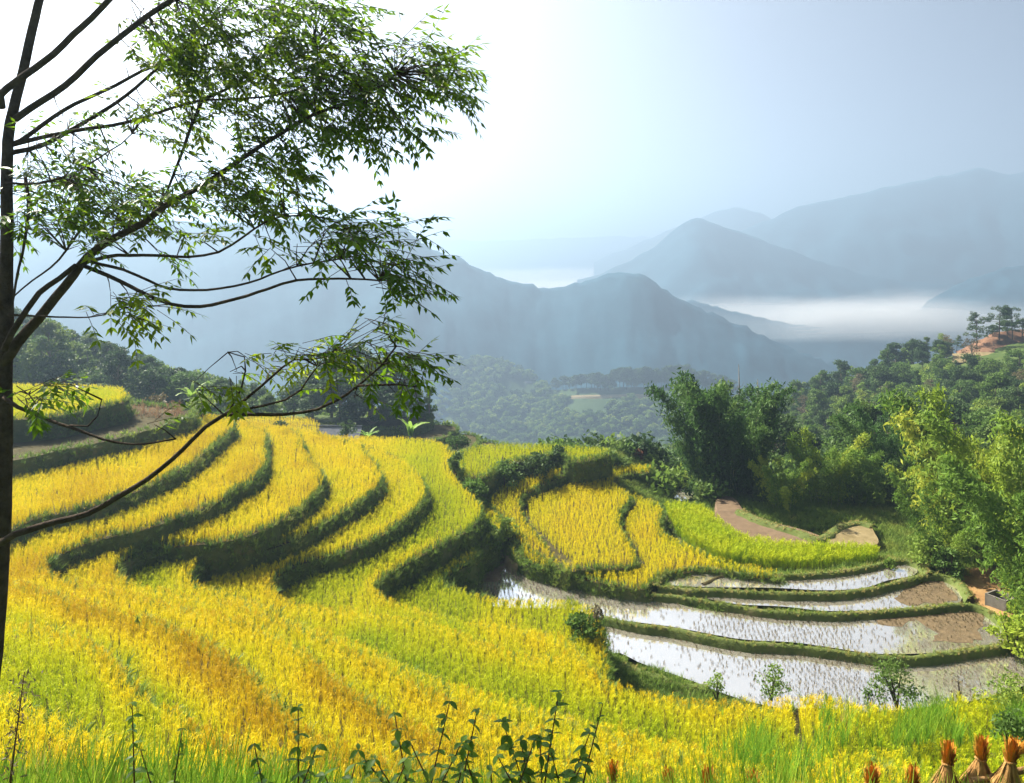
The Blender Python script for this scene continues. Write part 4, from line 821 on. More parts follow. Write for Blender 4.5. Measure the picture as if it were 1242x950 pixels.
# woods clothing the near ridge: one mass
r = np.random.default_rng(5); tm = []
for s in range(3):
    rr = np.random.default_rng(40 + s); cl = [(rr.normal(0, 1.3), rr.normal(0, 1.3), rr.uniform(2, 6.5), rr.uniform(1.2, 2.0)) for _ in range(8)]
    tm.append(quads_mesh('woods_crown', leaf_cloud(crown_pts(rr, cl, 42, 1), 1.2, 1.1, .6, rr), M[['wood_dark', 'wood_mid', 'wood_light'][s]]))
proto_set('woods', tm)
A = near[6:, :, :]; k = r.integers(0, A.shape[0] - 1, 9000); j = r.integers(0, A.shape[1] - 1, 9000); a, b2 = r.uniform(0, 1, (2, 9000, 1))
P = (A[k, j] * (1 - a) + A[k, j + 1] * a) * (1 - b2) + (A[k + 1, j] * (1 - a) + A[k + 1, j + 1] * a) * b2
nz = np.array([fbm(p[0], p[1], 8, .012, 3) for p in P]); uw, vw = uv_of(P); cr0 = (k < 3) & (uw > 665) & (uw < 895); P = P[(nz < .42) & in_view(P) & ~cr0]
tag(scatter('ridge_woods', P - [0, 0, .8], 'woods', r.uniform(.7, 1.25, len(P)), .5, .05), 'hazy woods clothing the near ridge', 'woods', None, 'stuff')
# low scrub on the near ground between the trees
X = rng.uniform(-60, 110, 5200); Y = rng.uniform(66, 236, 5200); P = np.column_stack([X, Y, ground_z(X, Y)]); P = P[in_view(P)]
ok = np.ones(len(P), bool)
for k_, d_ in T.items(): ok &= ~inside(P[:, 0], P[:, 1], d_['poly'])
for k_, (zz, pp) in POND.items(): ok &= ~inside(P[:, 0], P[:, 1], pp)
uu, vv = uv_of(P); ok &= ~((uu < 640) & (uu > 330) & (P[:, 1] < 108)); P = P[ok]
tm = [quads_mesh('scrub', leaf_cloud(crown_pts(np.random.default_rng(60 + s), [(0, 0, .5, .8), (.5, .3, .6, .6), (-.4, .4, .4, .6), (.1, -.5, .4, .6)], 90, 1), 1.2, .3, .55, np.random.default_rng(70 + s)), M[['wood_mid', 'wood_dark', 'wood_light'][s]]) for s in range(3)]
proto_set('scrub', tm)
tag(scatter('undergrowth', P, 'scrub', rng.uniform(.8, 2.2, len(P)), .5, .05), 'low scrub and undergrowth between the trees of the hillsides', 'undergrowth', None, 'stuff')

# ---------------------------------------------------------------- bamboo clumps: arching culms, each with its own plume of leaves
def culm_set(seed, mat, h=10.0, leaf=.34, nleaf=420, bend=1.0, asp=.3):
    r = np.random.default_rng(seed); pts = []; p = np.array([0, 0, -.4]); a = .05
    seg = 14
    for i in range(seg + 1):
        pts.append(p.copy()); t = i / seg; a += (.02 + .16 * t ** 3.0) * bend; p = p + np.array([math.sin(a), 0, math.cos(a)]) * h / seg
    b = MB(); b.tube(pts, [.055 * (1 - .85 * i / seg) for i in range(seg + 1)], 6)
    P = np.array(pts); C0 = []
    ng = 46
    for g in range(ng):
        t = .22 + .78 * (g / ng) ** .8; f = t * seg; i = min(seg - 1, int(f)); c = P[i] + (P[i + 1] - P[i]) * (f - i)
        L = (.5 + 1.0 * math.sin(math.pi * min(1, t * .95))) * r.uniform(.6, 1.2); az = r.uniform(0, 6.283)
        m_ = int(nleaf / ng); s = r.uniform(.15, 1, m_)[:, None]; dr = np.array([math.cos(az), math.sin(az), .1])
        q = c + dr * L * s - np.array([0, 0, .55]) * L * s ** 2 + r.normal(0, .2, (m_, 3)); C0.append(q)
    C0 = np.vstack(C0)
    return b.me('culm', M['culm'], True), quads_mesh('foliage', leaf_cloud(C0, .8, leaf, asp, r, .9), M[mat])
CS = {k: [culm_set(100 + i + 10 * j, mt, 10, .42, 1250, (.6, 1.0, 1.4)[i]) for i in range(3)] for j, (k, mt) in enumerate((('d', 'bam_dark'), ('m', 'bam_mid'), ('l', 'bam_light')))}
def bamboo(u, d, vtop, n, rad, key, label, lean=0.0, name='bamboo_clump', zb=None, spread=1.0):
    x = (u - CU) / F * d; z = tz(x, d) if zb is None else zb; H = -(vtop - HV) / F * d - z
    o = empty(name, (x, d, z), 0); tag(o, label, 'bamboo')
    for i in range(n):
        az = 6.283 * i / n + random.uniform(-.5, .5); rr = rad * math.sqrt(random.uniform(.02, 1))
        cm, fm = CS[random.choice(key)][random.randrange(3)]
        s = H / 9.0 * random.uniform(.68, 1.08)
        c = link('culm', cm, o, (rr * math.cos(az), rr * math.sin(az), 0)); c.rotation_euler = (0, random.uniform(-.02, .16) * spread, az); c.scale = (s, s, s)
        link('foliage', fm, c)
    return o
bamboo(878, 70, 462, 32, 2.5, 'ddd', 'big dark bamboo clump towering over the bare brown field', spread=.35)
bamboo(857, 70, 515, 9, 1.0, 'dm', 'drooping dark bamboo on the left flank of the big clump', spread=.8)
bamboo(906, 69, 500, 12, 1.3, 'ddd', 'dark bamboo on the right flank of the big clump', spread=.4)
bamboo(952, 63, 560, 8, .9, 'ml', 'low rounded bamboo with drooping pale tips beside the dark clump')
bamboo(1006, 66, 528, 13, 1.5, 'mml', 'dense green bamboo behind the straw coloured bund')
bamboo(1036, 67, 535, 12, 1.6, 'dm', 'deep green bamboo in the shade behind the tall rice')
bamboo(1078, 70, 488, 12, 1.5, 'dd', 'dark upright bamboo beside the bright yellow clump')
bamboo(1118, 60, 550, 6, 1.0, 'ml', 'yellow green bamboo in front of the dark upright clump', spread=.5)
bamboo(1162, 52, 492, 11, 1.0, 'llm', 'tall bright yellow bamboo clump above the flooded paddies', spread=.35)
bamboo(1150, 50, 600, 6, .8, 'lm', 'low bright bamboo at the foot of the tall yellow clump')
bamboo(1196, 50, 560, 7, .8, 'ml', 'bamboo with bare stems standing right of the tall yellow clump', spread=.5)
bamboo(1272, 44, 535, 13, 1.4, 'mml', 'broad leafy bamboo cut by the right picture edge')
bamboo(1262, 41, 640, 7, .9, 'lm', 'low leafy bamboo hanging over the sandy path')
for u, d, vt, k, l in [(935, 84, 545, 'mid', 'rounded tree between the dark bamboo and the hillside'), (975, 80, 540, 'mid', 'leafy tree behind the low rounded bamboo'), (1060, 86, 480, 'tall', 'tall leafy tree rising behind the dark upright bamboo'), (1200, 76, 560, 'light', 'light green tree behind the bare stemmed bamboo'), (1225, 72, 545, 'mid', 'leafy tree between the two bright bamboo clumps'), (836, 78, 572, 'dark', 'small dark tree left of the big bamboo clump'), (1020, 78, 540, 'dark', 'dark tree behind the deep green bamboo'), (1105, 72, 610, 'mid', 'bushy tree at the end of the tall green rice'), (1090, 66, 640, 'dark', 'low dark tree beside the end of the tall green rice')]:
    place(u, vt, d, k, l, wide=1.2, hmin=2.5)
# two bare poles of dead trees
for u, d, vt, vb, l in [(896, 95, 442, 520, 'thin bare dead trunk rising above the big bamboo clump'), (919, 96, 460, 520, 'shorter bare dead trunk beside the thin one')]:
    p0, p1 = Vector(atd(u + 1, vb, d)), Vector(atd(u, vt, d)); o = empty('dead_tree', (p0.x, p0.y, tz(p0.x, p0.y))); b = MB(); h = p1.z - o.location.z
    b.tube([(0, 0, -.3), (.05, 0, h * .5), (-.1, 0, h)], [.16, .12, .03], 6); link('trunk', b.me('trunk', M['pale_bark'], True), o)
    for q in range(6):
        b = MB(); zz = h * random.uniform(.72, .95); a = random.uniform(0, 6.28); b.tube([(0, 0, zz), (.35 * math.cos(a), .35 * math.sin(a), zz + .25), (.5 * math.cos(a), .5 * math.sin(a), zz + .7)], [.03, .02, .008], 4); link('branch', b.me('branch', M['pale_bark']), o)
    tag(o, l, 'dead tree')
# ---------------------------------------------------------------- the big tree at the left edge: trunk, limbs, leaf sprays
tr = empty('leafy_tree', (-5.3, 8.0, tz(-5.3, 8.0))); tag(tr, 'tall slender tree at the left edge reaching its branches over the terraces', 'tree')
OFF = Vector(tr.location)
def limb_pts(px, d0, d1):
    n = len(px); P = [Vector(atd(u, v, d0 + (d1 - d0) * (i / (n - 1)))) - OFF for i, (u, v) in enumerate(px)]
    return [Vector(p) for p in spline([tuple(p) for p in P], 0.12)]
def limb(px, w0, w1, d0=8.0, d1=8.0, name='limb', jig=.012):
    P = limb_pts(px, d0, d1); n = len(P)
    rad = [(w0 + (w1 - w0) * (i / (n - 1)) ** .85) / F * 8.0 / 2 for i in range(n)]
    P = [p + Vector((fbm(i * .3, w0, px[0][1], 1, 2), 0, fbm(i * .3, w0, px[0][1] + 9, 1, 2))) * jig for i, p in enumerate(P)]
    b = MB(); b.tube(P, rad, 9 if w0 > 6 else 6); o = link(name, b.me(name, M['bark'], True), tr)
    NODES.extend(P[2:]); return o, P
NODES = []
base = tuple(OFF + Vector((0, 0, -.3)))
ub, vb_ = uv_of([base]); 
trunk, _ = limb([(ub[0], vb_[0]), (-18, 900), (-8, 780), (1, 660), (5, 560), (6, 450), (8, 340), (8, 250), (9, 172), (16, 132), (27, 89), (39, 36), (52, -20), (60, -60)], 30, 9, 8.0, 8.3, 'trunk')
tb = limb
LM = {}
LM['a'] = limb([(2, 130), (0, 115), (21, 98), (54, 75), (89, 43), (132, 0), (170, -40)], 9, 6, 7.8, 7.2)
LM['b'] = limb([(9, 152), (36, 132), (79, 104), (118, 68), (157, 36), (190, 12), (225, -10)], 9, 6, 8.2, 7.8)
LM['c'] = limb([(12, 176), (25, 170), (64, 143), (104, 120), (140, 104), (172, 86), (200, 75), (243, 57), (286, 45), (330, 30)], 6, 2.5, 8.2, 8.6)
LM['d'] = limb([(9, 187), (18, 184), (54, 175), (97, 152), (129, 132), (165, 107), (190, 84), (215, 62), (250, 30)], 7, 3, 8.2, 8.9)
LM['e'] = limb([(6, 178), (47, 168), (89, 159), (136, 152), (172, 143), (208, 132), (243, 122), (286, 120), (330, 116), (380, 105)], 6, 2, 8.2, 8.8)
LM['f'] = limb([(243, 122), (279, 106), (304, 89), (330, 75), (380, 62)], 4, 2, 8.5, 8.8)
LM['g'] = limb([(6, 222), (47, 222), (89, 211), (118, 193), (147, 175), (160, 163)], 3.5, 1.5, 8.1, 7.8)
LM['h'] = limb([(4, 442), (21, 415), (47, 387), (68, 361), (89, 334), (107, 311), (136, 290), (172, 272), (200, 250), (225, 236), (250, 222), (283, 200), (318, 176), (354, 154), (382, 138), (407, 129), (443, 115), (472, 97), (480, 90)], 14, 2.2, 8.1, 7.7)
LM['h2'] = limb([(5, 425), (14, 404), (32, 376), (48, 356), (72, 338), (92, 322)], 8, 6, 7.95, 7.9)
LM['i'] = limb([(104, 318), (143, 310), (186, 310), (229, 311), (265, 306), (297, 286), (320, 271), (345, 262), (380, 262)], 5, 1.5, 8.0, 7.2)
LM['j'] = limb([(100, 322), (143, 340), (179, 358), (208, 369), (243, 372), (286, 363), (325, 350), (360, 341), (410, 338), (460, 340)], 6, 2, 8.0, 7.0)
LM['k'] = limb([(110, 318), (150, 328), (180, 341), (205, 350), (250, 352), (300, 343), (340, 328), (380, 318), (430, 312)], 4.5, 1.5, 8.0, 7.3)
LM['l'] = limb([(10, 382), (54, 384), (107, 385), (135, 378), (160, 372)], 3, 1.2, 8.0, 7.7)
LM['m'] = limb([(245, 122), (233, 150), (222, 182), (211, 211), (200, 238)], 5, 3, 8.4, 8.0)
LM['n'] = limb([(30, 215), (34, 240), (34, 265), (27, 308), (19, 340), (14, 375)], 4.5, 2.5, 8.3, 8.1)
LM['o'] = limb([(97, 280), (72, 315), (39, 340), (14, 362)], 3, 2, 7.9, 8.0)
LM['p'] = limb([(-2, 659), (18, 648), (54, 637), (107, 623), (143, 603), (179, 580), (208, 558), (233, 533), (250, 517), (272, 503), (300, 503), (345, 503), (384, 497), (409, 486), (434, 468), (463, 443), (480, 420)], 8.5, 2, 7.8, 7.2)
LM['q'] = limb([(277, 502), (321, 492), (346, 485), (365, 472), (375, 457), (385, 445)], 4, 1.5, 7.5, 7.4)
LM['r'] = limb([(272, 503), (300, 483), (321, 465), (342, 446), (356, 436), (378, 436), (400, 432)], 4.5, 1.5, 7.5, 7.7)
LM['s'] = limb([(434, 468), (460, 467), (484, 467), (510, 470)], 3, 1.5, 7.25, 7.0)
LM['t'] = limb([(268, 507), (279, 497), (293, 472), (298, 450), (296, 433), (276, 427)], 3, 1.2, 7.5, 7.6)
LM['u'] = limb([(4, 482), (21, 494), (54, 508), (89, 519), (125, 533), (161, 539), (190, 537), (213, 533)], 5, 2, 7.9, 7.4)
LM['v'] = limb([(85, 516), (107, 517), (118, 505), (123, 485)], 2.6, 1.2, 7.7, 7.6)
LM['w'] = limb([(52, 507), (44, 490), (36, 478), (20, 468)], 2, 1, 7.7, 7.6)
NT = np.array([tuple(p) for p in NODES])
r = np.random.default_rng(21)
def leaflet(c, d, nrm, L, w):
    s = np.cross(d, nrm); s /= np.linalg.norm(s) + 1e-9
    m1 = c + d * L * .38 - nrm * L * .04; tip = c + d * L - nrm * L * .16
    return [[c, m1 + s * w / 2, tip, m1 - s * w / 2]]
def compound(Q, tw, p, d, L, n, size):
    """a compound leaf: stalk p->p+dL with n leaflets hanging on both sides"""
    d = d / np.linalg.norm(d); pts = [p]
    for i in range(n):
        d = d + np.array([0, 0, -.06]); d /= np.linalg.norm(d); p = p + d * L / n; pts.append(p)
        side = np.cross(d, [0, 0, 1.0]); side /= np.linalg.norm(side) + 1e-9; up = np.cross(side, d)
        for s in (-1, 1):
            if i == 0: continue
            ld = side * s * .8 + d * .6 + np.array([0, 0, -.32]) + r.normal(0, .2, 3); ld /= np.linalg.norm(ld)
            nn = up + r.normal(0, .35, 3); nn /= np.linalg.norm(nn)
            Q += leaflet(p, ld, nn, size * r.uniform(.75, 1.2), size * r.uniform(.28, .36))
    Q += leaflet(p, d, np.cross(np.cross(d, [0, 0, 1.0]), d), size, size * .32)
    tw.append((pts[0], pts[len(pts) // 2], pts[-1]))
def spray(limb_key, u, v, n, ru, rv, d=7.9, dj=.8, size=.105, out=(1, 0, -.08), n2=3):
    """n twigs with compound leaves round pixel (u, v), joined to the nearest point of the branches"""
    Q, tw, b = LQ.setdefault(limb_key, ([], [], MB()))
    for _ in range(n):
        a, s = r.uniform(0, 6.283), math.sqrt(r.uniform(0, 1)); P = np.array(atd(u + ru * s * math.cos(a), v + rv * s * math.sin(a), d + r.uniform(-dj, dj))) - np.array(OFF)
        k = np.argmin(((NT - P) ** 2).sum(1)); q = NT[k]; dist = np.linalg.norm(P - q)
        if dist > .04:
            mid = (P + q) / 2 + np.array([0, 0, .06 * dist]) + r.normal(0, .03, 3) * dist
            b.tube([q, mid, P], [.006 + .004 * min(1, dist), .005, .003], 4, cap=False)
        dr = (P - q) / (dist + 1e-6) * .5 + np.array(out) + r.normal(0, .35, 3)
        for j in range(n2):
            compound(Q, tw, P + r.normal(0, .03, 3), dr + r.normal(0, .6, 3) * np.array([1, 1, .6]), r.uniform(.28, .46), r.integers(4, 7), size)
LQ = {}
# crown masses (column, row, twigs, half width, half height)
for key, u, v, n, ru, rv, d in [('a', 240, 6, 29, 90, 30, 8.0), ('b', 190, 34, 20, 55, 35, 8.2), ('c', 250, 49, 37, 85, 40, 8.5), ('c', 320, 14, 37, 90, 34, 8.6), ('d', 190, 94, 17, 45, 35, 8.6), ('d', 185, 144, 17, 45, 32, 8.4),
                                ('e', 270, 104, 34, 75, 42, 8.6), ('e', 340, 89, 34, 75, 45, 8.5), ('f', 380, 54, 31, 70, 40, 8.4), ('f', 406, 16, 11, 40, 22, 8.2), ('h', 396, 104, 36, 65, 34, 8.0), ('h', 456, 89, 28, 60, 30, 7.9), ('h', 506, 79, 15, 42, 30, 7.8), ('h', 521, 112, 17, 45, 28, 7.7),
                                ('h', 456, 144, 22, 55, 32, 7.8), ('h', 416, 159, 11, 40, 32, 7.9), ('h', 370, 144, 21, 60, 30, 8.0), ('h', 330, 184, 17, 50, 32, 8.0), ('h', 290, 219, 17, 55, 26, 8.0), ('h', 350, 209, 8, 40, 22, 7.9), ('h', 240, 234, 20, 60, 25, 7.9), ('h', 170, 256, 17, 45, 25, 7.9), ('e', 250, 159, 11, 55, 35, 8.3),
                                ('g', 60, 184, 29, 65, 45, 8.3), ('g', 90, 239, 26, 65, 35, 8.2), ('n', 40, 244, 14, 40, 40, 8.2), ('h', 130, 229, 14, 45, 30, 8.1), ('o', 85, 279, 8, 40, 25, 7.9), ('n', 20, 279, 5, 18, 20, 8.2),
                                ('i', 350, 256, 7, 45, 18, 7.3), ('i', 300, 269, 4, 30, 16, 7.4), ('k', 390, 281, 9, 60, 20, 7.3), ('k', 455, 276, 8, 55, 16, 7.1), ('j', 460, 317, 11, 55, 24, 7.0), ('j', 420, 307, 7, 55, 22, 7.2), ('j', 500, 327, 4, 30, 16, 6.9), ('j', 465, 357, 3, 22, 20, 7.0), ('k', 345, 300, 3, 30, 14, 7.5), ('i', 225, 284, 3, 20, 14, 7.8), ('j', 195, 307, 2, 14, 12, 7.8),
                                ('l', 150, 375, 11, 45, 24, 7.7), ('r', 345, 435, 8, 45, 16, 7.6), ('r', 395, 432, 7, 32, 16, 7.6), ('q', 379, 438, 2, 30, 20, 7.4), ('p', 464, 408, 9, 45, 26, 7.2), ('p', 434, 423, 3, 35, 22, 7.3), ('p', 499, 433, 4, 32, 20, 7.0), ('s', 494, 453, 3, 35, 18, 7.0), ('p', 424, 473, 2, 22, 12, 7.3),
                                ('t', 280, 440, 2, 18, 12, 7.6), ('w', 30, 478, 4, 28, 9, 7.6), ('w', 55, 470, 4, 25, 8, 7.6), ('p', 229, 468, 2, 14, 10, 7.6), ('u', 195, 520, 1, 12, 8, 7.4)]:
    spray(key, u, v, n, ru, rv, d)
for key, (Q, tw, b) in LQ.items():
    for a, m_, c in tw: b.tube([a, m_, c], [.0035, .003, .002], 3, cap=False)
    link('twigs', b.me('twigs', M['bark']), LM[key][0])['kind'] = 'stuff'
    link('foliage', quads_mesh('foliage', Q, M['tree_leaf']), LM[key][0])['kind'] = 'stuff'

# ---------------------------------------------------------------- straw sheaves on the bank at the bottom right
def sheaf_meshes(seed):
    r = np.random.default_rng(seed); Q = []
    for i in range(420):                                    # skirt: straws from the tie down and out
        a = r.uniform(0, 6.283); R0 = r.uniform(.0, .055); R1 = r.uniform(.12, .36); z1 = r.uniform(-.05, .16); p0 = np.array([R0 * math.cos(a), R0 * math.sin(a), .74]); a1 = a + r.normal(0, .16)
        p2 = np.array([R1 * math.cos(a1), R1 * math.sin(a1), z1]); p1 = (p0 + p2) / 2 + np.array([math.cos(a), math.sin(a), 0]) * .03
        s = np.array([-math.sin(a), math.cos(a), 0]) * r.uniform(.004, .010)
        Q += [[p0 - s, p0 + s, p1 + s, p1 - s], [p1 - s, p1 + s, p2 + s, p2 - s]]
    T_ = []
    for i in range(200):                                    # tuft above the tie
        a = r.uniform(0, 6.283); R0 = r.uniform(0, .05); R1 = r.uniform(0, .11); z1 = r.uniform(.82, 1.04); p0 = np.array([R0 * math.cos(a), R0 * math.sin(a), .72]); p2 = np.array([R1 * math.cos(a), R1 * math.sin(a), z1]); s = np.array([-math.sin(a + .5), math.cos(a + .5), 0]) * r.uniform(.004, .008)
        T_ += [[p0 - s, p0 + s, p2 + s, p2 - s]]
    c = MB(); c.tube([(0, 0, 0), (0, 0, .35), (0, 0, .74)], [.2, .12, .05], 10)
    b = MB(); b.tube([(.062 * math.cos(t), .062 * math.sin(t), .75 + .01 * math.sin(3 * t)) for t in np.linspace(0, 6.283, 15)], .012, 5)
    core = c.me('straw_core', M['straw'], True)
    return quads_mesh('straw_skirt', Q, M['straw']), core, quads_mesh('straw_tuft', T_, M['ear_straw']), b.me('tie', M['straw'])
SM = [sheaf_meshes(i) for i in range(3)]
SH = [(742, 924, 11.5, 0.0, 'orange straw sheaf tip standing alone farthest to the left'), (808, 934, 11.3, .0, 'small sheaf tip between the lone left one and its right neighbour'), (857, 934, 11.2, .0, 'small sheaf tip in the middle of the row of low tips'), (915, 938, 11.2, .0, 'lowest sheaf tip barely showing at the bottom edge'),
      (1050, 922, 10.2, .12, 'leaning straw sheaf standing apart in the grass'), (1104, 930, 10.0, 0, 'low straw sheaf with a frayed tip beside the big sheaves'), (1149, 904, 9.8, .05, 'leftmost of the three big straw sheaves'), (1186, 896, 9.7, -.05, 'middle one of the three big straw sheaves'), (1218, 896, 9.5, .08, 'big straw sheaf with its tip blown to the right')]
for i, (u, v, d, ln, l) in enumerate(SH):
    x, y, z1 = atd(u, v, d); o = empty('straw_sheaf', (x, y, z1 - 1.0)); o.rotation_euler = (0.03, ln, i * 1.3)
    for nm, me in zip(('straw_skirt', 'straw_core', 'straw_tuft', 'tie'), SM[i % 3]): link(nm, me, o)
    if i == 8:
        Q = []
        for k in range(60):
            p0 = np.array([r.uniform(-.03, .03), r.uniform(-.03, .03), .8]); p2 = np.array([r.uniform(.12, .32), r.uniform(-.04, .04), .9 + r.uniform(0, .16)]); s = np.array([0, .5, .8]) * .005; Q.append([p0 - s, p0 + s, p2 + s, p2 - s])
        o.rotation_euler[2] = 0; link('blown_straws', quads_mesh('blown_straws', Q, M['ear_straw']), o)
    tag(o, l, 'straw sheaf', 'straw sheaves drying on the near bank')
b = MB(); p0, p1 = Vector(atd(1180, 948, 9.6)), Vector(atd(1262, 930, 9.6)); b.tube([p0, (p0 + p1) / 2, p1], .04, 7); tag(link('wooden_rail', b.me('wooden_rail', M['orange'], True)), 'reddish wooden rail lying behind the big straw sheaves', 'rail')

# ---------------------------------------------------------------- weeds in front of the viewer
def leaf_shape(L, w):
    """one broad pointed leaf, folded along its rib and curled at the tip"""
    V, Fc = [], []
    for i, (t, s) in enumerate([(0, .12), (.2, .75), (.45, 1), (.7, .72), (.9, .25), (1, .02)]):
        z = -.22 * L * t * t; V += [(L * t, -w * s / 2, z + .12 * w * s), (L * t, 0, z), (L * t, w * s / 2, z + .12 * w * s)]
    for i in range(5):
        a = 3 * i; Fc += [(a, a + 1, a + 4, a + 3), (a + 1, a + 2, a + 5, a + 4)]
    return mesh('leaf', V, Fc, M['weed'], True)
WL = [leaf_shape(1, .5), leaf_shape(1, .42), leaf_shape(1, .6)]
def weed(u, v_top, d, label, n, size, fan=.3, stems=1, bare=.35):
    size *= .85; n = int(n * 1.8); bare = min(bare, .5); fan *= 1.15
    x, y, zt = atd(u, v_top, d); zg = tz(x, y); o = empty('weed', (x, y, zg)); H = zt - zg; tag(o, label, 'weed')
    for s in range(stems):
        a0 = 6.283 * s / stems + random.uniform(0, 1); top = Vector((fan * math.cos(a0) * (stems > 1) + random.uniform(-.03, .03), fan * .6 * math.sin(a0) * (stems > 1), H * (1 if s == 0 else random.uniform(.8, .97))))
        mid = Vector((top.x * .35, top.y * .35, H * .5)); b = MB(); P = spline([(0, 0, -.1), tuple(mid), tuple(top)], .08); b.tube(P, [.010 * (1 - .75 * i / len(P)) for i in range(len(P))], 5); st = link('stem', b.me('stem', M['weed_stem'], True), o)
        for k in range(n):
            t = bare + (1 - bare) * (k + .5) / n; p = P[min(len(P) - 1, int(t * len(P)))]; az = k * 2.4 + random.uniform(-.4, .4); L = size * random.uniform(.7, 1.2) * (1.15 - .45 * t)
            lf = link('leaf', WL[k % 3], o, tuple(p)); lf.rotation_euler = (random.uniform(-.3, .3), random.uniform(-.25, .55), az); lf.scale = (L, L, L)
for a in [(165, 852, 5.0, 'dark leafy weed with a drooping seed head in the near left', 15, .10, .1, 1, .62), (200, 885, 5.2, 'thin weed beside the dark leafy one', 8, .07, .12, 2, .6), (362, 858, 4.8, 'weed with round dark leaves on a tall stem', 12, .11, .15, 1, .65), (335, 905, 4.6, 'bushy pale weed at the foot of the round leaved one', 12, .11, .22, 3, .6),
          (505, 868, 4.6, 'broad bushy weed with pale leaf backs below the golden field', 12, .115, .28, 5, .55), (545, 875, 4.7, 'leafy weed at the right side of the broad bushy one', 10, .11, .22, 3, .58), (650, 850, 4.8, 'tall leafy weed with brown flower spikes', 14, .12, .2, 3, .55), (690, 862, 4.9, 'bare branching weed with a round seed head', 6, .09, .22, 2, .55), (440, 925, 4.4, 'low weed with wide leaves at the bottom edge', 10, .13, .2, 2, .6), (600, 905, 4.5, 'low leafy weed between the two tallest weeds', 9, .11, .2, 3, .6), (660, 895, 4.5, 'dense low weed under the tall one with flower spikes', 12, .12, .25, 4, .55), (400, 935, 4.4, 'small weed cut by the bottom edge', 8, .11, .15, 2, .65)]: weed(*a)
# tall thin dead stalk at the left
x, y, zt = atd(16, 815, 5.6); zg = tz(x, y); o = empty('dry_stalk', (x, y, zg)); tag(o, 'tall thin dead stalk with a feathery top at the left edge', 'weed'); H = zt - zg
b = MB(); b.tube([(0.05, 0, -.1), (-.02, 0, H * .5), (.08, 0, H)], [.011, .008, .003], 5); link('stem', b.me('stem', M['weed_stem'], True), o)
q = np.column_stack([np.interp(np.linspace(.5, 1, 160), [0, .5, 1], [.05, -.02, .08]) + r.normal(0, .035, 160), r.normal(0, .03, 160), np.linspace(.5, 1, 160) * H]); link('feathery_top', quads_mesh('feathery_top', leaf_cloud(q, .5, .05, .25, r), M['wood_dry']), o)['kind'] = 'stuff'
# meadow grass on the near bank and taller tufts
def turf(name, n, u0, u1, d0, d1, s0, s1, ripe, label, key='grass', hv=None, lift=0.0):
    d = rng.uniform(d0, d1, n); u = rng.uniform(u0, u1, n); X = (u - CU) / F * d; P = np.column_stack([X, d, ground_z(X, d) + lift])
    s = rng.uniform(s0, s1, n); uu, vv = uv_of(P + np.column_stack([np.zeros(n), np.zeros(n), s * .85])); k = vv < 990
    if hv is not None: k &= vv > np.interp(uu, *hv)
    tag(scatter(name, P[k], key, s[k], ripe + np.array([fbm(a, b, 4.4, .9, 2) for a, b in P[k][:, :2]]) * .3 + rng.normal(0, .12, k.sum()), .12), label, 'grass', None, 'stuff')
turf('meadow_grass', 9000, -80, 1330, 5, 12.5, .7, 1.7, .6, 'tall yellow green meadow grass on the near bank', hv=([-100, 60, 300, 420, 700, 860, 1000, 1100, 1300], [912, 890, 900, 925, 932, 925, 920, 945, 952]))
def grass_tuft(u, vt, d, label, n=14, w=.016):
    x, y, zt = atd(u, vt, d); zg = min(tz(x, y), zt - .5); o = empty('grass_tuft', (x, y, zg)); H = zt - zg; tag(o, label, 'grass tuft', 'tall grass tufts on the near bank')
    for k in range(n):
        a = random.uniform(0, 6.28); link('blade', quads_mesh('blade', blade((.05 * math.cos(a), .05 * math.sin(a), 0), a, H * random.uniform(.7, 1.02), random.uniform(.02, .22), random.uniform(.1, .7), w * H ** .3, 5, .1), M['grass']), o)
for a in [(115, 888, 6.5, 'yellow green tuft of long grass left of the dark leafy weed'), (275, 862, 6.5, 'bright tuft of long grass right of the dark leafy weed'), (590, 895, 6.0, 'bright yellow grass tuft between the leafy weeds'), (600, 910, 5.6, 'smaller yellow grass tuft in front of the bright one')]: grass_tuft(*a)
# tall sedge on the right of the near slope, growing among the rice of the lowest steps in front
P = []
for _ in range(3000):
    u = random.uniform(850, 1300); v = random.uniform(866, 950); zz = np.interp(v, [850, 900, 950], [-15.8, -14.0, -11.6]); 
    if random.random() > np.interp(u, [860, 930, 1010, 1100, 1300], [.1, .3, .2, .5, .9]) * min(1, max(0, .4 + 1.6 * noise.noise(Vector((u / 45, v / 45, 3))))): continue
    if u > 1010 and v > 905: continue
    P.append(at(u, v, zz - .6))
P = np.array(P); tag(scatter('sedge', P, 'grass', rng.uniform(.7, 1.25, len(P)), .45 + rng.normal(0, .15, len(P)), .12), 'bright green tall sedge invading the rice at the lower right', 'grass', None, 'stuff')

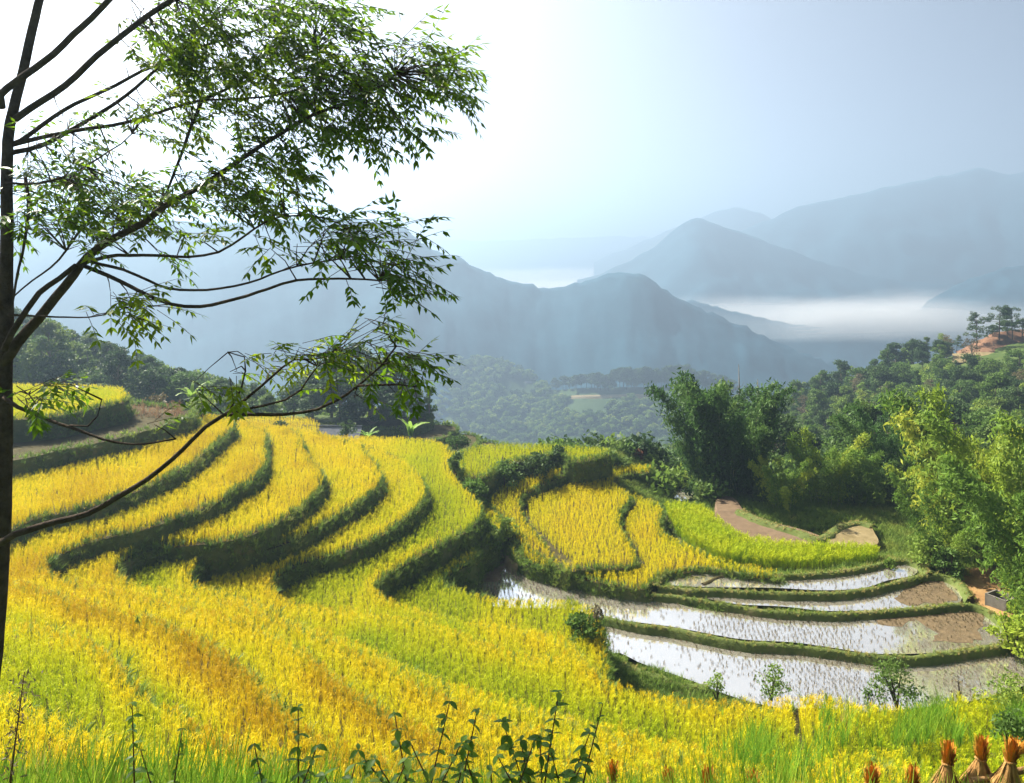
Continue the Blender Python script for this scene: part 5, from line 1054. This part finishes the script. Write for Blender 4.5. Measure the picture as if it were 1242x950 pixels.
# ---------------------------------------------------------------- shrubs
def shrub(u, vt, vb, d, wpx, mat, label, leaf=.16, per=260, name='shrub', nst=5, cl=16, cat='shrub', zb=None, flat=1.0):
    x = (u - CU) / F * d; z0 = -(vb - HV) / F * d if zb is None else zb; H = -(vt - HV) / F * d - z0; W = wpx / F * d
    r = np.random.default_rng(int(u * 7 + vt)); o = empty(name, (x, d, z0)); b = MB(); cs = []
    for i in range(cl):
        t = r.uniform(.2, 1); az = r.uniform(0, 6.28); rr = W * .42 * r.uniform(.1, 1) * math.sqrt(max(.05, 1 - (t - .35) ** 2 * 2)); c = (rr * math.cos(az), rr * math.sin(az), H * t * .88, max(.15, .2 * min(W, H * 1.6) * r.uniform(.7, 1.2))); cs.append(c)
        if i < nst: b.tube([(0, 0, -.25), (c[0] * .5, c[1] * .5, c[2] * .5), c[:3]], [.03 * H, .02 * H, .006], 5, cap=False)
    link('stems', b.me('stems', M['bark'], True), o)
    p = crown_pts(r, [(a, b_, c, rad) for a, b_, c, rad in cs], per / max(.3, (np.mean([c[3] for c in cs]))) ** 1.0 * .35, 1)
    if len(p) > 9000: p = p[r.permutation(len(p))[:9000]]
    link('foliage', quads_mesh('foliage', leaf_cloud(p, 1.1, leaf, .5, r), M[mat]), o); return tag(o, label, cat)
shrub(1088, 802, 852, 29.5, 72, 'wood_mid', 'round dark green bush alone at the edge of the nearest paddy', .12, 420)
shrub(1058, 835, 852, 29.2, 45, 'wood_mid', 'low dull bush spreading left of the round dark one', .12, 260)
shrub(870, 812, 843, 31, 30, 'wood_light', 'young light green plant at the paddy edge nearest the mossy bund', .12, 200)
shrub(936, 808, 843, 31, 52, 'wood_light', 'wide light green plant at the paddy edge left of the round bush', .13, 200)
shrub(1165, 812, 850, 28.5, 34, 'wood_dry', 'thin straggly plant at the paddy edge right of the round bush', .10, 60)
shrub(1222, 818, 862, 27.5, 90, 'wood_light', 'fresh green bush at the right edge above the sheaves', .13, 300)
shrub(1225, 862, 905, 19, 80, 'wood_mid', 'dark green bush behind the big straw sheaves', .12, 300)
shrub(708, 735, 790, 37.5, 56, 'bank', 'green grassy bush on the step between the two big paddies', .22, 300)
shrub(722, 733, 770, 38.5, 30, 'wood_dry', 'brownish bush at the end of the bund between the two big paddies', .16, 200)
shrub(553, 545, 580, 60.5, 24, 'wood_mid', 'bush in the gully where the green rim field begins', .25, 260)
shrub(575, 578, 620, 57, 40, 'bank', 'grassy bush hanging in the gully beside the green terrace', .3, 260)
shrub(612, 560, 590, 62, 60, 'wood_mid', 'dark bush below the left part of the green rim field', .28, 260)
shrub(650, 550, 578, 64, 55, 'wood_dark', 'dark bush below the middle of the green rim field', .28, 260)
shrub(676, 541, 566, 66, 32, 'wood_dark', 'pointed dark bush breaking the line of the green rim field', .25, 260)
shrub(740, 547, 570, 69, 60, 'wood_mid', 'dark green bush at the right end of the green rim field', .28, 260)
shrub(592, 632, 682, 51.5, 40, 'wood_mid', 'shady bush hanging over the corner of the longest paddy', .25, 300)
shrub(618, 625, 655, 53, 24, 'wood_light', 'light leafy bush above the pale footpath', .2, 260)
shrub(795, 575, 612, 69, 60, 'bank', 'green bush clothing the slope above the round pool', .3, 260)
shrub(770, 577, 592, 68, 40, 'bank', 'low green bush on the slope below the golden field tip', .3, 260)
shrub(855, 590, 628, 66, 45, 'wood_mid', 'bright green bush beside the bare brown field', .28, 260)
shrub(773, 545, 562, 73, 22, 'rust', 'rust coloured round bush on the far rim', .22, 300)
shrub(790, 551, 563, 73, 20, 'wood_light', 'yellowish bush right of the rust coloured one', .22, 260)
shrub(758, 536, 548, 76, 9, 'wood_dark', 'tiny dark tree left of the rust coloured bush', .2, 260, name='small_tree', cat='tree')
shrub(283, 503, 514, 70, 20, 'wood_mid', 'small bush on the crest of the golden terraces', .2, 200)
shrub(340, 510, 523, 68, 18, 'wood_dark', 'dark bush where the golden crest meets the little field', .2, 200)
shrub(420, 508, 532, 74, 26, 'wood_dark', 'dark bush behind the grey roof', .22, 200)
shrub(555, 528, 548, 78, 40, 'wood_mid', 'hedge like bush on the crest below the grassed steps', .25, 260)
shrub(520, 535, 548, 76, 34, 'wood_mid', 'low bush between the banana plant and the hedge like bush', .25, 260)
shrub(480, 535, 545, 75, 40, 'wood_dark', 'low dark scrub bush left of the banana plant', .25, 200)
shrub(1120, 648, 690, 50, 60, 'wood_light', 'light leafy bush at the foot of the bright bamboo', .25, 260)
shrub(1150, 660, 705, 48.5, 40, 'wood_mid', 'leafy bush between the bamboo stems', .25, 260)
shrub(1228, 735, 790, 40, 60, 'bam_light', 'leafy yellow green bush beside the sandy path', .25, 260)
shrub(1080, 676, 690, 49.5, 16, 'wood_light', 'small bright plant at the end of the tall green rice', .18, 200)
shrub(190, 480, 500, 60, 60, 'wood_dry', 'brownish dry bush on the bare strip', .25, 120)
shrub(245, 478, 505, 58, 44, 'wood_light', 'bright leafy bush at the end of the bare strip', .22, 200)
# banana plants: every leaf a part
def banana_plant(u, vt, vb, d, label, n=9):
    x, y, z1 = atd(u, vt, d); z0 = -(vb - HV) / F * d; o = empty('banana_plant', (x, y, z0)); H = z1 - z0; b = MB(); b.tube([(0, 0, -.2), (0, 0, H * .3), (.03, 0, H * .55)], [.13, .1, .06], 8); link('stem', b.me('stem', M['culm'], True), o)
    for k in range(n):
        az = 2.4 * k; Q = []; q = blade((0, 0, H * .5), az, H * random.uniform(.75, 1.0), random.uniform(.15, .5), random.uniform(1.0, 1.9), H * .2, 6, .25); link('leaf', quads_mesh('leaf', q, M['banana']), o)
    tag(o, label, 'banana plant')
banana_plant(498, 512, 545, 76, 'bright banana plant on the crest beside the grey roof')
banana_plant(446, 522, 548, 74, 'smaller banana plant right of the grey roof')
banana_plant(232, 470, 500, 62, 'banana plant at the far end of the bare brown strip')
# hut, tank, path
hx, hy, hz_ = atd(402, 536, 79); house('farm_hut', hx, hy, hz_ - 1.2, 5.6, 3.2, 1.5, 1.15, -.06, 'low farm hut with a long grey roof behind the golden crest', 'concrete', 'hut')
o = empty('water_tank', (*at(1214, 735, -20.2)[:2], tz(*at(1214, 735, -20.2)[:2])), .5); b = MB()
for c, dd in (((-.5, 0, .3), (.08, 1.1, .7)), ((.5, 0, .3), (.08, 1.1, .7)), ((0, -.55, .3), (1.08, .08, .7)), ((0, .55, .3), (1.08, .08, .7))): b.box(c, dd)
link('wall', b.me('wall', M['concrete']), o); b = MB(); b.box((0, 0, .12), (.9, .98, .1)); link('floor_slab', b.me('floor_slab', M['soil']), o); tag(o, 'small open concrete tank on the orange bank below the bamboo', 'tank')
def drape(name, px, z, mat, label, lift=.06, cat='path'):
    P = np.array([at(u, v, z)[:2] for u, v in px]); P = spline(np.vstack([P, P[:1]]), .6)[:-1]; lo, hi = P.min(0), P.max(0); s = .45
    X, Y = np.meshgrid(np.arange(lo[0], hi[0] + s, s), np.arange(lo[1], hi[1] + s, s)); ins = inside(X.ravel(), Y.ravel(), P).reshape(X.shape)
    Z = np.array([tz(a, b_) + lift for a, b_ in zip(X.ravel(), Y.ravel())]); ii = np.arange(X.size).reshape(X.shape)
    Fq = [(ii[j, i], ii[j, i + 1], ii[j + 1, i + 1], ii[j + 1, i]) for j in range(X.shape[0] - 1) for i in range(X.shape[1] - 1) if ins[j:j + 2, i:i + 2].sum() >= 2]
    tag(link(name, mesh(name, np.column_stack([X.ravel(), Y.ravel(), Z]), Fq, M[mat], True)), label, cat, None, 'structure')
drape('dirt_path', [(1150, 697), (1180, 690), (1200, 680), (1222, 690), (1225, 715), (1215, 735), (1240, 760), (1248, 785), (1222, 775), (1205, 752), (1180, 733), (1168, 715)], -20.2, 'orange', 'sandy orange path and bank beside the right ends of the paddies')
drape('bare_bank', [(1188, 640), (1210, 635), (1222, 660), (1215, 700), (1190, 705), (1183, 670)], -20.0, 'orange', 'bare orange earth slope between the bamboo clumps', cat='bank')
